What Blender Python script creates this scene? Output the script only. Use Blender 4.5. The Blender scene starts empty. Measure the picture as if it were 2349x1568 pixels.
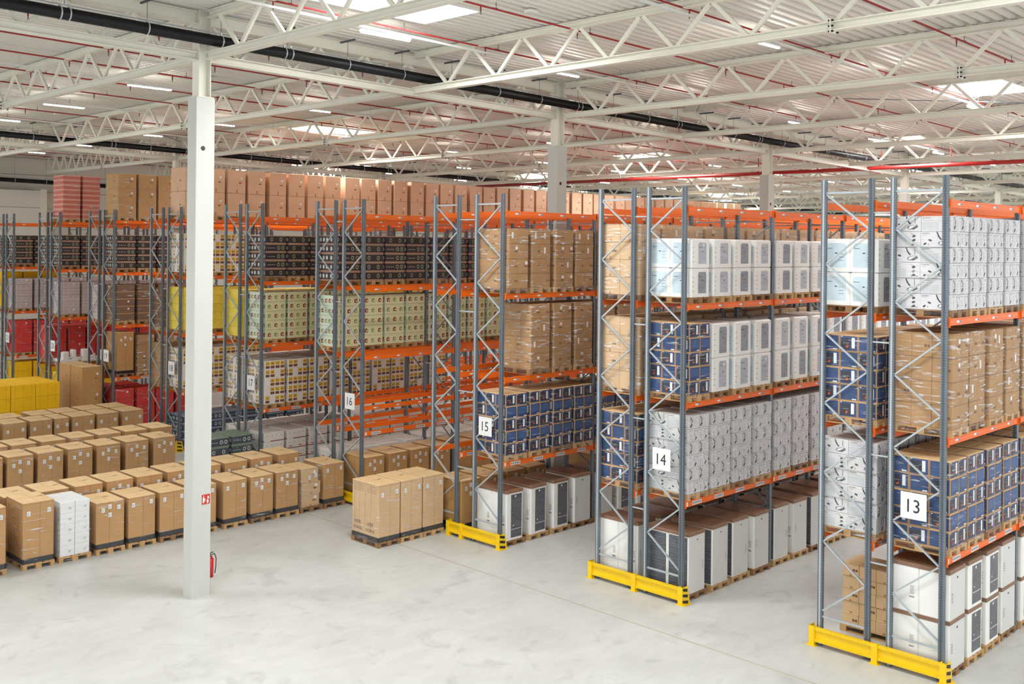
import bpy, math, random
from mathutils import Matrix, Vector

S = bpy.context.scene
COL = S.collection
random.seed(7)

# ------------------------------------------------------------------ camera, world, exposure
CAM = (-19.344, -3.679, 7.974)
YAW, ROLL, FPX = 0.7794, 0.0103, 2371.5
cam_data = bpy.data.cameras.new('camera')
cam = bpy.data.objects.new('camera', cam_data)
COL.objects.link(cam)
S.camera = cam
cam_data.sensor_width = 36.0
cam_data.lens = 36.0 * FPX / 2349.0
cam_data.shift_y = -217.27 / 2349.0
cam_data.clip_end = 400
fw = Vector((math.cos(YAW), math.sin(YAW), 0))
rt0 = Vector((math.sin(YAW), -math.cos(YAW), 0))
up0 = rt0.cross(fw)
rt = rt0 * math.cos(ROLL) + up0 * math.sin(ROLL)
up = -rt0 * math.sin(ROLL) + up0 * math.cos(ROLL)
cam.matrix_world = Matrix(((rt.x, up.x, -fw.x, CAM[0]), (rt.y, up.y, -fw.y, CAM[1]),
                           (rt.z, up.z, -fw.z, CAM[2]), (0, 0, 0, 1)))

S.view_settings.view_transform = 'Standard'
S.view_settings.look = 'None'
S.view_settings.gamma = 1.0
S.view_settings.use_curve_mapping = False
S.view_settings.exposure = 0.0

world = bpy.data.worlds.new('daylight')
S.world = world
world.use_nodes = True
bg = world.node_tree.nodes['Background']
bg.inputs['Color'].default_value = (0.93, 0.96, 1.0, 1)
bg.inputs['Strength'].default_value = 1.4

S.cycles.max_bounces = 6
S.cycles.diffuse_bounces = 3
S.cycles.glossy_bounces = 2
S.cycles.transmission_bounces = 2
S.cycles.transparent_max_bounces = 16
S.cycles.caustics_reflective = False
S.cycles.caustics_refractive = False
S.cycles.sample_clamp_indirect = 4.0
S.cycles.adaptive_threshold = 0.035

SKYLIGHT_W = 225.0      # watts per skylight opening
LAMP_E = 110.0            # emission of the tubes
ROOF_SLOPE = 0.0148
def zb(x):              # height of the lower chords above the floor
    return 12.2 - ROOF_SLOPE * (x + 7.6)

SKYLIGHTS = [(-7.0, -3.6, 12.9, 14.9), (11.3, 14.3, 7.0, 9.0), (5.5, 8.9, 32.6, 34.6), (14.4, 19.6, 46.6, 48.6),
             (22.2, 25.2, 27.2, 30.2), (22.6, 25.8, 14.4, 16.4), (35.0, 38.2, 8.0, 10.0), (35.0, 38.2, 33.0, 35.0),
             (36, 39, 20.6, 22.6), (48.0, 51.2, 14.0, 16.0), (49, 52, 27, 29), (49.0, 52.2, 40, 42), (62, 65, 20, 22),
             (62, 65, 34, 36), (28, 31, 40.5, 42.5 - .3), (-8.0, -5.0, 1.5, 3.5), (9.0, 12.0, -3.0, -1.2), (-17, -14, 10, 12),
             (-17, -14, 24, 26), (-11.5, -8.6, 46, 48)]

# ------------------------------------------------------------------ materials
def lin(c):
    return tuple((x / 12.92 if x <= 0.04045 else ((x + 0.055) / 1.055) ** 2.4) for x in [v / 255.0 for v in c]) + (1,)

MATS = {}
def mat(name, rgb, rough=0.6, metal=0.0, noise=0.0, nscale=4.0, bump=0.0, bscale=20.0, emit=0.0, coat=0.0, spec=0.5, stretch=None):
    m = bpy.data.materials.new(name)
    m.use_nodes = True
    nt = m.node_tree
    b = nt.nodes['Principled BSDF']
    col = lin(rgb)
    b.inputs['Base Color'].default_value = col
    b.inputs['Roughness'].default_value = rough
    b.inputs['Metallic'].default_value = metal
    b.inputs['Specular IOR Level'].default_value = spec
    if coat:
        b.inputs['Coat Weight'].default_value = coat
        b.inputs['Coat Roughness'].default_value = 0.15
    if emit:
        b.inputs['Emission Color'].default_value = col
        b.inputs['Emission Strength'].default_value = emit
    if noise or bump:
        tc = nt.nodes.new('ShaderNodeTexCoord')
        mp = nt.nodes.new('ShaderNodeMapping')
        nt.links.new(tc.outputs['Object'], mp.inputs['Vector'])
        if stretch:
            mp.inputs['Scale'].default_value = stretch
        if noise:
            oi = nt.nodes.new('ShaderNodeObjectInfo')
            n = nt.nodes.new('ShaderNodeTexNoise')
            n.noise_dimensions = '4D'
            n.inputs['Scale'].default_value = nscale
            n.inputs['Detail'].default_value = 4
            nt.links.new(mp.outputs[0], n.inputs['Vector'])
            mu = nt.nodes.new('ShaderNodeMath'); mu.operation = 'MULTIPLY'; mu.inputs[1].default_value = 40
            nt.links.new(oi.outputs['Random'], mu.inputs[0]); nt.links.new(mu.outputs[0], n.inputs['W'])
            mr = nt.nodes.new('ShaderNodeMapRange')
            mr.inputs['From Min'].default_value = 0.3; mr.inputs['From Max'].default_value = 0.7
            mr.inputs['To Min'].default_value = 1 - noise; mr.inputs['To Max'].default_value = 1 + noise
            nt.links.new(n.outputs['Fac'], mr.inputs['Value'])
            vm = nt.nodes.new('ShaderNodeVectorMath'); vm.operation = 'SCALE'
            vm.inputs[0].default_value = col[:3]
            nt.links.new(mr.outputs[0], vm.inputs['Scale'])
            nt.links.new(vm.outputs[0], b.inputs['Base Color'])
        if bump:
            n2 = nt.nodes.new('ShaderNodeTexNoise'); n2.inputs['Scale'].default_value = bscale; n2.inputs['Detail'].default_value = 3
            nt.links.new(mp.outputs[0], n2.inputs['Vector'])
            bp = nt.nodes.new('ShaderNodeBump'); bp.inputs['Strength'].default_value = bump; bp.inputs['Distance'].default_value = 0.02
            nt.links.new(n2.outputs['Fac'], bp.inputs['Height']); nt.links.new(bp.outputs[0], b.inputs['Normal'])
    MATS[name] = m
    return m

mat('kraft', (192, 146, 90), .62, noise=.07, nscale=2.5)
mat('kraft_deep', (178, 134, 80), .6, noise=.09, nscale=2.5)
mat('kraft_pale', (214, 178, 134), .55, noise=.06, nscale=2)
mat('kraft_lit_top', (236, 200, 148), .6, noise=.05, nscale=2)  # pale copy of kraft: light from above put into the carton-top colour
mat('kraft_dark', (118, 84, 54), .7)
mat('peach', (226, 184, 150), .5, noise=.06, nscale=2)
mat('seam', (96, 70, 44), .8)
mat('tape', (170, 130, 84), .35)
mat('label_white', (240, 240, 238), .5)
mat('print_dark', (52, 52, 58), .6)
mat('print_grey', (128, 130, 134), .6)
mat('print_soft', (205, 206, 208), .6)
mat('black_film', (44, 46, 50), .3, noise=.2, nscale=6)
mat('foam', (250, 249, 243), .5, noise=.02, nscale=2, bump=.15, bscale=9)
mat('foam_grey', (222, 222, 216), .6)  # greyer foam tone of the fridge fronts
mat('window_film', (182, 187, 194), .22, noise=.18, nscale=5, stretch=(1, 1, 4), bump=.4, bscale=8)
mat('window_grey', (142, 146, 152), .22, noise=.2, nscale=5, stretch=(1, 1, 5), bump=.4, bscale=8)
mat('window_dark', (96, 98, 104), .2, noise=.25, nscale=5, stretch=(1, 1, 5), bump=.4, bscale=8)
mat('window_blue', (208, 224, 230), .25, noise=.12, nscale=3, bump=.3, bscale=6)
mat('fridge_brown', (142, 108, 84), .4, noise=.12, nscale=5)
mat('blue_box', (26, 62, 112), .45, noise=.1, nscale=4)
mat('blue_light', (50, 90, 144), .45)
mat('blue_dark', (24, 30, 50), .4)
mat('orange_spot', (214, 84, 44), .5)
mat('vac_paper', (222, 220, 218), .5, noise=.03, nscale=3)
mat('vac_side', (232, 230, 228), .5, noise=.03, nscale=3)
mat('crate_black', (58, 50, 52), .4, noise=.12, nscale=5)
mat('crate_kraft', (176, 138, 116), .6)
mat('crate_green', (60, 74, 84), .45, noise=.15, nscale=5)
mat('crate_green_band', (132, 152, 132), .5)
mat('crate_navy', (62, 76, 102), .45, noise=.15, nscale=5)
mat('crate_blue_band', (150, 165, 190), .5)
mat('emblem', (150, 160, 120), .5)
mat('emblem_pale', (214, 214, 206), .5)
mat('cream_box', (226, 224, 176), .5, noise=.04, nscale=4)
mat('cream_side', (220, 230, 208), .5)
mat('fruit_red', (150, 62, 54), .6)
mat('fruit_green', (146, 172, 96), .6)
mat('white_carton', (240, 235, 226), .5, noise=.03, nscale=4)
mat('mustard', (222, 176, 40), .5)
mat('cocoa', (128, 78, 54), .5)
mat('maroon', (120, 42, 52), .6)
mat('yellow_carton', (255, 200, 18), .45, noise=.06, nscale=4)
mat('yellow_line', (206, 150, 18), .6)
mat('lemon_carton', (248, 222, 90), .45, noise=.06, nscale=4)
mat('lemon_line', (206, 176, 60), .6)
mat('red_carton', (216, 46, 38), .4, noise=.12, nscale=4)
mat('red_line', (142, 24, 26), .6)
mat('lilac_carton', (200, 186, 184), .5, noise=.05, nscale=4)
mat('lilac_line', (150, 132, 132), .6)
mat('pink_crate', (204, 104, 84), .45, noise=.15, nscale=8)
mat('pink_crate_band', (228, 176, 154), .5)
mat('wood', (196, 156, 106), .75, noise=.16, nscale=3)
mat('wood_dark', (150, 112, 74), .8, noise=.2, nscale=3)
mat('galvanised', (122, 130, 136), .48, metal=.35, noise=.1, nscale=3)
mat('galvanised_dark', (88, 96, 106), .5, metal=.5, noise=.1, nscale=3)
mat('galvanised_bright', (186, 194, 198), .42, metal=.4, noise=.06, nscale=3)
mat('hole', (30, 32, 36), .9)
mat('orange', (255, 116, 26), .38, noise=.04, nscale=2)
mat('orange_groove', (222, 84, 16), .5)
mat('yellow_paint', (250, 206, 12), .4, noise=.03, nscale=4)
mat('yellow_dark', (206, 158, 8), .5)  # darker yellow for the small marks along the barrier flanges
mat('stripe_black', (34, 34, 34), .5)
mat('steel_white', (240, 237, 222), .42, noise=.03, nscale=1.5)
mat('steel_shade', (196, 190, 170), .5)
mat('deck', (240, 236, 226), .5, noise=.03, nscale=.6)
mat('concrete', (206, 206, 198), .75, noise=.05, nscale=1.2, stretch=(1, 1, .3))
mat('column_hole', (70, 68, 60), .9)
mat('pipe_black', (14, 15, 17), .4, spec=.3)
mat('pipe_red', (158, 34, 32), .45)
mat('main_red', (176, 38, 34), .4)
mat('sign_white', (240, 240, 238), .4)
mat('sign_digit', (38, 40, 44), .5)
mat('sign_red', (204, 48, 36), .4)
mat('extinguisher_red', (206, 30, 28), .3)
mat('wall_panel', (232, 230, 218), .55, noise=.02, nscale=.8)
mat('wall_groove', (172, 170, 156), .7)
mat('lamp_lit', (255, 252, 244), .5, emit=LAMP_E)
mat('skylight_pane', (250, 252, 255), .5, emit=5.0)
mat('lamp_housing', (234, 234, 228), .4)
mat('film_white', (236, 236, 236), .25, bump=.6, bscale=14)

def film_material(name, lo, hi, tmin, tmax, sc):
    m = bpy.data.materials.new(name)
    m.use_nodes = True
    nt = m.node_tree
    nt.nodes.clear()
    out = nt.nodes.new('ShaderNodeOutputMaterial')
    mix = nt.nodes.new('ShaderNodeMixShader')
    tr = nt.nodes.new('ShaderNodeBsdfTransparent')
    pb = nt.nodes.new('ShaderNodeBsdfPrincipled')
    pb.inputs['Base Color'].default_value = (.95, .95, .95, 1)
    pb.inputs['Roughness'].default_value = .22
    pb.inputs['Specular IOR Level'].default_value = .8
    tc = nt.nodes.new('ShaderNodeTexCoord')
    oi = nt.nodes.new('ShaderNodeObjectInfo')
    mp = nt.nodes.new('ShaderNodeMapping')
    mp.inputs['Rotation'].default_value = (.22, .16, 0)
    mp.inputs['Scale'].default_value = sc
    nt.links.new(tc.outputs['Object'], mp.inputs['Vector'])
    n = nt.nodes.new('ShaderNodeTexNoise'); n.noise_dimensions = '4D'
    n.inputs['Scale'].default_value = 2.4; n.inputs['Detail'].default_value = 5; n.inputs['Distortion'].default_value = .6
    mu = nt.nodes.new('ShaderNodeMath'); mu.operation = 'MULTIPLY'; mu.inputs[1].default_value = 60
    nt.links.new(oi.outputs['Random'], mu.inputs[0]); nt.links.new(mu.outputs[0], n.inputs['W'])
    nt.links.new(mp.outputs[0], n.inputs['Vector'])
    mr = nt.nodes.new('ShaderNodeMapRange')
    mr.inputs['From Min'].default_value = lo; mr.inputs['From Max'].default_value = hi
    mr.inputs['To Min'].default_value = tmin; mr.inputs['To Max'].default_value = tmax
    nt.links.new(n.outputs['Fac'], mr.inputs['Value'])
    bp = nt.nodes.new('ShaderNodeBump'); bp.inputs['Strength'].default_value = .7; bp.inputs['Distance'].default_value = .03
    nt.links.new(n.outputs['Fac'], bp.inputs['Height']); nt.links.new(bp.outputs[0], pb.inputs['Normal'])
    nt.links.new(mr.outputs[0], mix.inputs['Fac'])
    nt.links.new(tr.outputs[0], mix.inputs[1]); nt.links.new(pb.outputs[0], mix.inputs[2])
    nt.links.new(mix.outputs[0], out.inputs['Surface'])
    MATS[name] = m
film_material('film', .55, .72, .06, .85, (1.3, 1.3, 9))
film_material('film_clear', .585, .74, .04, .75, (1.0, 1.0, 10))

def floor_material():
    m = bpy.data.materials.new('polished_concrete_floor')
    m.use_nodes = True
    nt = m.node_tree
    b = nt.nodes['Principled BSDF']
    tc = nt.nodes.new('ShaderNodeTexCoord')
    def noise(scale, detail, dist, lo, hi, sx=1, sy=1, c0=.3, c1=.7):
        mp = nt.nodes.new('ShaderNodeMapping'); mp.inputs['Scale'].default_value = (sx, sy, 1)
        nt.links.new(tc.outputs['Object'], mp.inputs['Vector'])
        n = nt.nodes.new('ShaderNodeTexNoise'); n.inputs['Scale'].default_value = scale
        n.inputs['Detail'].default_value = detail; n.inputs['Distortion'].default_value = dist
        nt.links.new(mp.outputs[0], n.inputs['Vector'])
        r = nt.nodes.new('ShaderNodeMapRange')
        r.inputs['From Min'].default_value = c0; r.inputs['From Max'].default_value = c1
        r.inputs['To Min'].default_value = lo; r.inputs['To Max'].default_value = hi
        nt.links.new(n.outputs['Fac'], r.inputs['Value'])
        return r.outputs[0]
    a = noise(.35, 6, 1.2, .9, 1.06)
    c = noise(1.6, 8, .8, .95, 1.04, 1, 2.2)
    s = noise(.9, 8, 2.0, .86, 1.0, 1, 1, .3, .42)
    mu = nt.nodes.new('ShaderNodeMath'); mu.operation = 'MULTIPLY'
    nt.links.new(a, mu.inputs[0]); nt.links.new(c, mu.inputs[1])
    mu2 = nt.nodes.new('ShaderNodeMath'); mu2.operation = 'MULTIPLY'
    nt.links.new(mu.outputs[0], mu2.inputs[0]); nt.links.new(s, mu2.inputs[1])
    vm = nt.nodes.new('ShaderNodeVectorMath'); vm.operation = 'SCALE'
    vm.inputs[0].default_value = lin((204, 204, 198))[:3]
    nt.links.new(mu2.outputs[0], vm.inputs['Scale'])
    nt.links.new(vm.outputs[0], b.inputs['Base Color'])
    b.inputs['Roughness'].default_value = .38
    b.inputs['Specular IOR Level'].default_value = .4
    MATS['floor'] = m
floor_material()

# ------------------------------------------------------------------ mesh builder
class MB:
    def __init__(s):
        s.v = []; s.f = []; s.m = []; s.names = []
    def mi(s, name):
        if name not in s.names: s.names.append(name)
        return s.names.index(name)
    def face(s, pts, m):
        b = len(s.v); s.v.extend([tuple(p) for p in pts]); s.f.append(tuple(range(b, b + len(pts)))); s.m.append(s.mi(m))
    def box(s, x0, x1, y0, y1, z0, z1, m, top=None):
        b = len(s.v)
        s.v += [(x0, y0, z0), (x1, y0, z0), (x1, y1, z0), (x0, y1, z0), (x0, y0, z1), (x1, y0, z1), (x1, y1, z1), (x0, y1, z1)]
        i = s.mi(m); t = s.mi(top) if top else i
        for q, k in (((0, 3, 2, 1), i), ((4, 5, 6, 7), t), ((0, 1, 5, 4), i), ((1, 2, 6, 5), i), ((2, 3, 7, 6), i), ((3, 0, 4, 7), i)):
            s.f.append(tuple(b + j for j in q)); s.m.append(k)
    def cbox(s, x0, x1, y0, y1, z0, z1, m, top=None, c=.01):
        """box with chamfered upright and top edges"""
        i = s.mi(m); t = s.mi(top) if top else i
        def ring(z, k):
            a0, a1, b0, b1 = x0 + k, x1 - k, y0 + k, y1 - k
            return [(a0 + c, b0, z), (a1 - c, b0, z), (a1, b0 + c, z), (a1, b1 - c, z), (a1 - c, b1, z), (a0 + c, b1, z), (a0, b1 - c, z), (a0, b0 + c, z)]
        b = len(s.v)
        s.v += ring(z0, 0) + ring(z1 - c, 0) + ring(z1, c)
        for r in (0, 8):
            for j in range(8):
                k = (j + 1) % 8
                s.f.append((b + r + j, b + r + k, b + r + 8 + k, b + r + 8 + j)); s.m.append(i if r == 0 else t)
        s.f.append(tuple(b + 16 + j for j in range(8))); s.m.append(t)
        s.f.append(tuple(b + j for j in reversed(range(8)))); s.m.append(i)
    def bar(s, p, q, w, h, m, upv=(0, 0, 1)):
        p = Vector(p); q = Vector(q); d = (q - p).normalized()
        u = Vector(upv)
        if abs(d.dot(u)) > .98: u = Vector((1, 0, 0))
        a = d.cross(u).normalized() * (w / 2); c = a.cross(d).normalized() * (h / 2)
        b = len(s.v)
        for e in (p, q):
            for g in (-a - c, a - c, a + c, -a + c): s.v.append(tuple(e + g))
        i = s.mi(m)
        for f in ((3, 2, 1, 0), (4, 5, 6, 7), (0, 1, 5, 4), (1, 2, 6, 5), (2, 3, 7, 6), (3, 0, 4, 7)):
            s.f.append(tuple(b + j for j in f)); s.m.append(i)
    def ibeam(s, p, q, w, h, t, m, upv=(0, 0, 1)):
        p = Vector(p); q = Vector(q)
        d = (q - p).normalized(); u = Vector(upv)
        a = d.cross(u).normalized(); c = a.cross(d).normalized()
        s.bar(p + c * (h / 2 - t / 2), q + c * (h / 2 - t / 2), w, t, m, upv)
        s.bar(p - c * (h / 2 - t / 2), q - c * (h / 2 - t / 2), w, t, m, upv)
        s.bar(p, q, t * .8, h - 2 * t, m, upv)
    def tube(s, p, q, r, m, n=12, caps=True):
        p = Vector(p); q = Vector(q); d = (q - p).normalized()
        u = Vector((0, 0, 1)) if abs(d.z) < .9 else Vector((1, 0, 0))
        a = d.cross(u).normalized(); c = a.cross(d)
        b = len(s.v); i = s.mi(m)
        for e in (p, q):
            for k in range(n):
                t = 2 * math.pi * k / n
                s.v.append(tuple(e + a * (r * math.cos(t)) + c * (r * math.sin(t))))
        for k in range(n):
            l = (k + 1) % n
            s.f.append((b + k, b + l, b + n + l, b + n + k)); s.m.append(i)
        if caps:
            s.f.append(tuple(b + k for k in reversed(range(n)))); s.m.append(i)
            s.f.append(tuple(b + n + k for k in range(n))); s.m.append(i)
    def add(s, o, dx=0, dy=0, dz=0, mirror=False):
        b = len(s.v)
        for x, y, z in o.v: s.v.append((x + dx, y + dy, z + dz))
        for f, k in zip(o.f, o.m):
            s.f.append(tuple(b + j for j in f)); s.m.append(s.mi(o.names[k]))
    def mesh(s, name, smooth=False):
        me = bpy.data.meshes.new(name)
        me.from_pydata(s.v, [], s.f)
        for n in s.names: me.materials.append(MATS[n])
        me.polygons.foreach_set('material_index', s.m)
        if smooth: me.polygons.foreach_set('use_smooth', [True] * len(s.f))
        me.update()
        return me

_txt = {}
def text_polys(body):
    """glyph outlines of a word, 1 unit high capitals, starting at 0,0"""
    if body in _txt: return _txt[body]
    cu = bpy.data.curves.new('glyphs', 'FONT'); cu.body = body; cu.resolution_u = 2
    ob = bpy.data.objects.new('glyphs', cu); COL.objects.link(ob)
    dg = bpy.context.evaluated_depsgraph_get()
    me = bpy.data.meshes.new_from_object(ob.evaluated_get(dg))
    vs = [v.co.copy() for v in me.vertices]
    x0 = min(v.x for v in vs); y0 = min(v.y for v in vs); h = max(v.y for v in vs) - y0
    vs = [((v.x - x0) / h, (v.y - y0) / h) for v in vs]
    fs = [tuple(p.vertices) for p in me.polygons]
    wd = max(v[0] for v in vs)
    bpy.data.objects.remove(ob); bpy.data.meshes.remove(me); bpy.data.curves.remove(cu)
    _txt[body] = (vs, fs, wd)
    return _txt[body]

class Face:
    """draws flat print on one side of a box: u to the right as seen, v up (metres)"""
    def __init__(s, mb, side, x0, x1, y0, y1, z0, z1, e=.0015):
        s.mb = mb; s.side = side; s.b = (x0, x1, y0, y1, z0, z1); s.e = e
        s.w = (x1 - x0) if side in 'FB' else (y1 - y0); s.h = z1 - z0
    def P(s, u, v):
        x0, x1, y0, y1, z0, z1 = s.b
        if s.side == 'F': return (x0 + u, y0 - s.e, z0 + v)
        if s.side == 'L': return (x0 - s.e, y1 - u, z0 + v)
        if s.side == 'R': return (x1 + s.e, y0 + u, z0 + v)
        return (x1 - u, y1 + s.e, z0 + v)
    def rect(s, u0, v0, u1, v1, m): s.mb.face([s.P(u0, v0), s.P(u1, v0), s.P(u1, v1), s.P(u0, v1)], m)
    def poly(s, pts, m): s.mb.face([s.P(*p) for p in pts], m)
    def disc(s, u, v, r, m, n=10, ry=None):
        ry = ry or r
        s.poly([(u + r * math.cos(2 * math.pi * k / n), v + ry * math.sin(2 * math.pi * k / n)) for k in range(n)], m)
    def text(s, body, u, v, hgt, m, wmax=None):
        vs, fs, wd = text_polys(body)
        k = hgt; kx = hgt if not wmax else min(hgt, wmax / wd)
        b = len(s.mb.v)
        for x, y in vs: s.mb.v.append(s.P(u + x * kx, v + y * k))
        i = s.mb.mi(m)
        for f in fs: s.mb.f.append(tuple(b + j for j in f)); s.mb.m.append(i)

def obj(name, me, parent=None, loc=(0, 0, 0), rotz=0.0):
    o = bpy.data.objects.new(name, me)
    COL.objects.link(o)
    o.location = loc
    if rotz: o.rotation_euler = (0, 0, rotz)
    if parent: o.parent = parent
    return o
def thing(name, label, cat, loc=(0, 0, 0), rotz=0.0, group=None, kind=None, me=None):
    o = obj(name, me, None, loc, rotz)
    o['label'] = label
    if cat: o['category'] = cat
    if group: o['group'] = group
    if kind: o['kind'] = kind
    return o
ORD = ['first', 'second', 'third', 'fourth', 'fifth', 'sixth', 'seventh', 'eighth', 'ninth', 'tenth', 'eleventh', 'twelfth',
       'thirteenth', 'fourteenth', 'fifteenth', 'sixteenth', 'seventeenth', 'eighteenth', 'nineteenth', 'twentieth', 'twenty-first',
       'twenty-second', 'twenty-third', 'twenty-fourth', 'twenty-fifth', 'twenty-sixth', 'twenty-seventh', 'twenty-eighth',
       'twenty-ninth', 'thirtieth', 'thirty-first', 'thirty-second', 'thirty-third', 'thirty-fourth', 'thirty-fifth', 'thirty-sixth',
       'thirty-seventh', 'thirty-eighth', 'thirty-ninth', 'fortieth', 'forty-first', 'forty-second', 'forty-third', 'forty-fourth']

# ------------------------------------------------------------------ the hall
WALL_Y = 60.4
X_LO, X_HI, Y_LO = -30.0, 90.0, -8.0
mb = MB(); mb.face([(X_LO, Y_LO - 4, 0), (X_HI, Y_LO - 4, 0), (X_HI, WALL_Y, 0), (X_LO, WALL_Y, 0)], 'floor')
fl = thing('floor', 'pale grey polished concrete floor with faint mottled patches', None, kind='structure', me=mb.mesh('floor'))
mb = MB()
for (xa, ya), (xb, yb) in (((-1.95, -10), (-1.6, 22.0)), ):
    mb.face([(xa - .012, ya, .002), (xa + .012, ya, .002), (xb + .012, yb, .002), (xb - .012, yb, .002)], 'seam_line') if False else None
mat('joint', (200, 194, 176), .7)
mat('joint_line', (168, 160, 142), .8)
mb.face([(-1.985, -10, .0015), (-1.915, -10, .0015), (-1.585, 32, .0015), (-1.655, 32, .0015)], 'joint')
mb.face([(-1.957, -10, .0025), (-1.943, -10, .0025), (-1.613, 32, .0025), (-1.627, 32, .0025)], 'joint_line')
thing('trim_1', 'straight sandy expansion joint line crossing the concrete floor', None, kind='structure', me=mb.mesh('floor_joint'))

# trapezoid roof deck, ribs along x
mb = MB()
PITCH = .275; DZ = 1.05; DEPTH = .15
y = Y_LO
def deck_z(x): return zb(x) + DZ
def deck_strip(ya, za, yb, zb_, holes):
    xs = [(X_LO, X_HI)]
    for h in holes:
        nx = []
        for a, b in xs:
            if h[0] >= b or h[1] <= a: nx.append((a, b)); continue
            if h[0] > a: nx.append((a, h[0]))
            if h[1] < b: nx.append((h[1], b))
        xs = nx
    for a, b in xs:
        mb.face([(a, ya, deck_z(a) + za), (a, yb, deck_z(a) + zb_), (b, yb, deck_z(b) + zb_), (b, ya, deck_z(b) + za)], 'deck')
while y < WALL_Y:
    holes = [s for s in SKYLIGHTS if s[2] < y + PITCH / 2 < s[3]]
    prof = [(0, 0), (.13, 0), (.155, DEPTH), (.25, DEPTH), (.275, 0)]
    for (a, za), (b, zc) in zip(prof, prof[1:]): deck_strip(y + a, za, y + b, zc, holes)
    y += PITCH
thing('ceiling', 'cream trapezoidal sheet metal roof deck with skylight openings', None, kind='structure', me=mb.mesh('ceiling'))

# back wall of horizontal panels and the deeper wall block at the left
mb = MB()
mb.box(X_LO, X_HI, WALL_Y, WALL_Y + .3, 0, 13.8, 'wall_panel')
for k in range(1, 14): mb.box(X_LO, X_HI, WALL_Y - .012, WALL_Y - .002, k - .02, k + .02, 'wall_groove')
thing('wall_back', 'pale grey wall of wide horizontal panels behind the racks', None, kind='structure', me=mb.mesh('wall_back'))
mb = MB()
mb.box(X_LO, 4.4, WALL_Y - 1.6, WALL_Y - .05, 0, 11.0, 'wall_panel')
for k in range(1, 11): mb.box(X_LO, 4.4, WALL_Y - 1.612, WALL_Y - 1.602, k - .02, k + .02, 'wall_groove')
mb.box(4.4, 4.75, WALL_Y - 1.65, WALL_Y - .02, 0, 11.1, 'steel_white')
thing('wall_left', 'pale panelled wall block with a white corner post at far left', None, kind='structure', me=mb.mesh('wall_left'))
mb = MB(); mb.box(X_HI, X_HI + .3, Y_LO, WALL_Y, 0, 13.4, 'wall_panel')
thing('wall_far', 'far end wall of pale horizontal panels', None, kind='structure', me=mb.mesh('wall_far'))

def over(y):
    n = [(4, 'rack thirteen'), (10, 'rack fourteen'), (16, 'rack fifteen'), (22, 'rack sixteen'), (28, 'rack seventeen'), (34, 'rack eighteen'), (40, 'rack nineteen'), (46, 'rack twenty')]
    return min(n, key=lambda t: abs(t[0] + 1.2 - y))[1]
# skylights: curb, translucent pane, daylight
for i, (x0, x1, y0, y1) in enumerate(SKYLIGHTS):
    y0 = Y_LO + round((y0 - Y_LO) / PITCH) * PITCH; y1 = Y_LO + round((y1 - Y_LO) / PITCH) * PITCH
    c = ((x0 + x1) / 2, (y0 + y1) / 2)
    z = deck_z(c[0])
    r = thing('window_%d' % (i + 1), 'bright daylit skylight in the roof over %s, %s from the rack ends' % (over(c[1]), ORD[sum(1 for q in SKYLIGHTS if over((q[2] + q[3]) / 2) == over(c[1]) and q[0] < x0)]), None, (c[0], c[1], z), kind='structure')
    hx, hy = (x1 - x0) / 2, (y1 - y0) / 2
    mb = MB()
    for a in ((-hx, -hx + .04, -hy, hy), (hx - .04, hx, -hy, hy), (-hx + .04, hx - .04, -hy, -hy + .04), (-hx + .04, hx - .04, hy - .04, hy)):
        mb.box(a[0], a[1], a[2], a[3], -.05, .5, 'lamp_housing')
    obj('curb', mb.mesh('curb'), r)
    mb = MB(); mb.box(-hx, hx, -hy, hy, .5, .53, 'skylight_pane')
    obj('pane', mb.mesh('pane'), r)
    ld = bpy.data.lights.new('skylight', 'AREA'); ld.shape = 'RECTANGLE'; ld.size = x1 - x0 - .1; ld.size_y = y1 - y0 - .1
    ld.energy = SKYLIGHT_W * 4; ld.color = (.93, .96, 1)
    lo = bpy.data.objects.new('skylight_daylight', ld); COL.objects.link(lo); lo.location = (c[0], c[1], z + .48)

# concrete columns with steel heads
def column(x, y, label, hole=True):
    h = zb(x) - .92
    w, d = .46, .40
    r = thing('concrete_column', label, 'column', (x, y, 0), kind='structure')
    mb = MB(); mb.cbox(-w / 2, w / 2, -d / 2, d / 2, 0, h, 'concrete', c=.012)
    if hole: Face(mb, 'F', -w / 2, w / 2, -d / 2, d / 2, 0, h).disc(.17, h - 1.15, .055, 'column_hole', 18)
    obj('shaft', mb.mesh('column_shaft'), r)
    mb = MB()
    t = .018
    zt = deck_z(x) - h
    mb.box(-.15, -.15 + t, -.15, .15, 0, zt, 'steel_white'); mb.box(.15 - t, .15, -.15, .15, 0, zt, 'steel_white')
    mb.box(-.15 + t, .15 - t, -.01, .01, 0, zt, 'steel_white')
    mb.box(-.2, .2, -.2, .2, 0, .02, 'steel_white')
    obj('steel_head', mb.mesh('column_head'), r, (0, 0, h + .001))
    return r
XCOL = [-7.62, 4.42, 16.76, 29.3, 41.6, 54, 66.3]
COLN = ['tall concrete column standing alone in the open floor left of centre', 'concrete column rising inside rack fifteen with a round hole near its top',
        'concrete column behind the top beams of rack fourteen', 'concrete column seen between the frames of rack thirteen', 'concrete column head above the top beam of rack thirteen',
        'far concrete column in the front column line, sixth along', 'far concrete column in the front column line, seventh along']
for i, x in enumerate(XCOL): column(x, 17.87, COLN[i])
for i, x in enumerate(XCOL[1:5]): column(x, 42.3, 'concrete column of the rear column line, %s from the left' % ORD[i], False)

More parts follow.
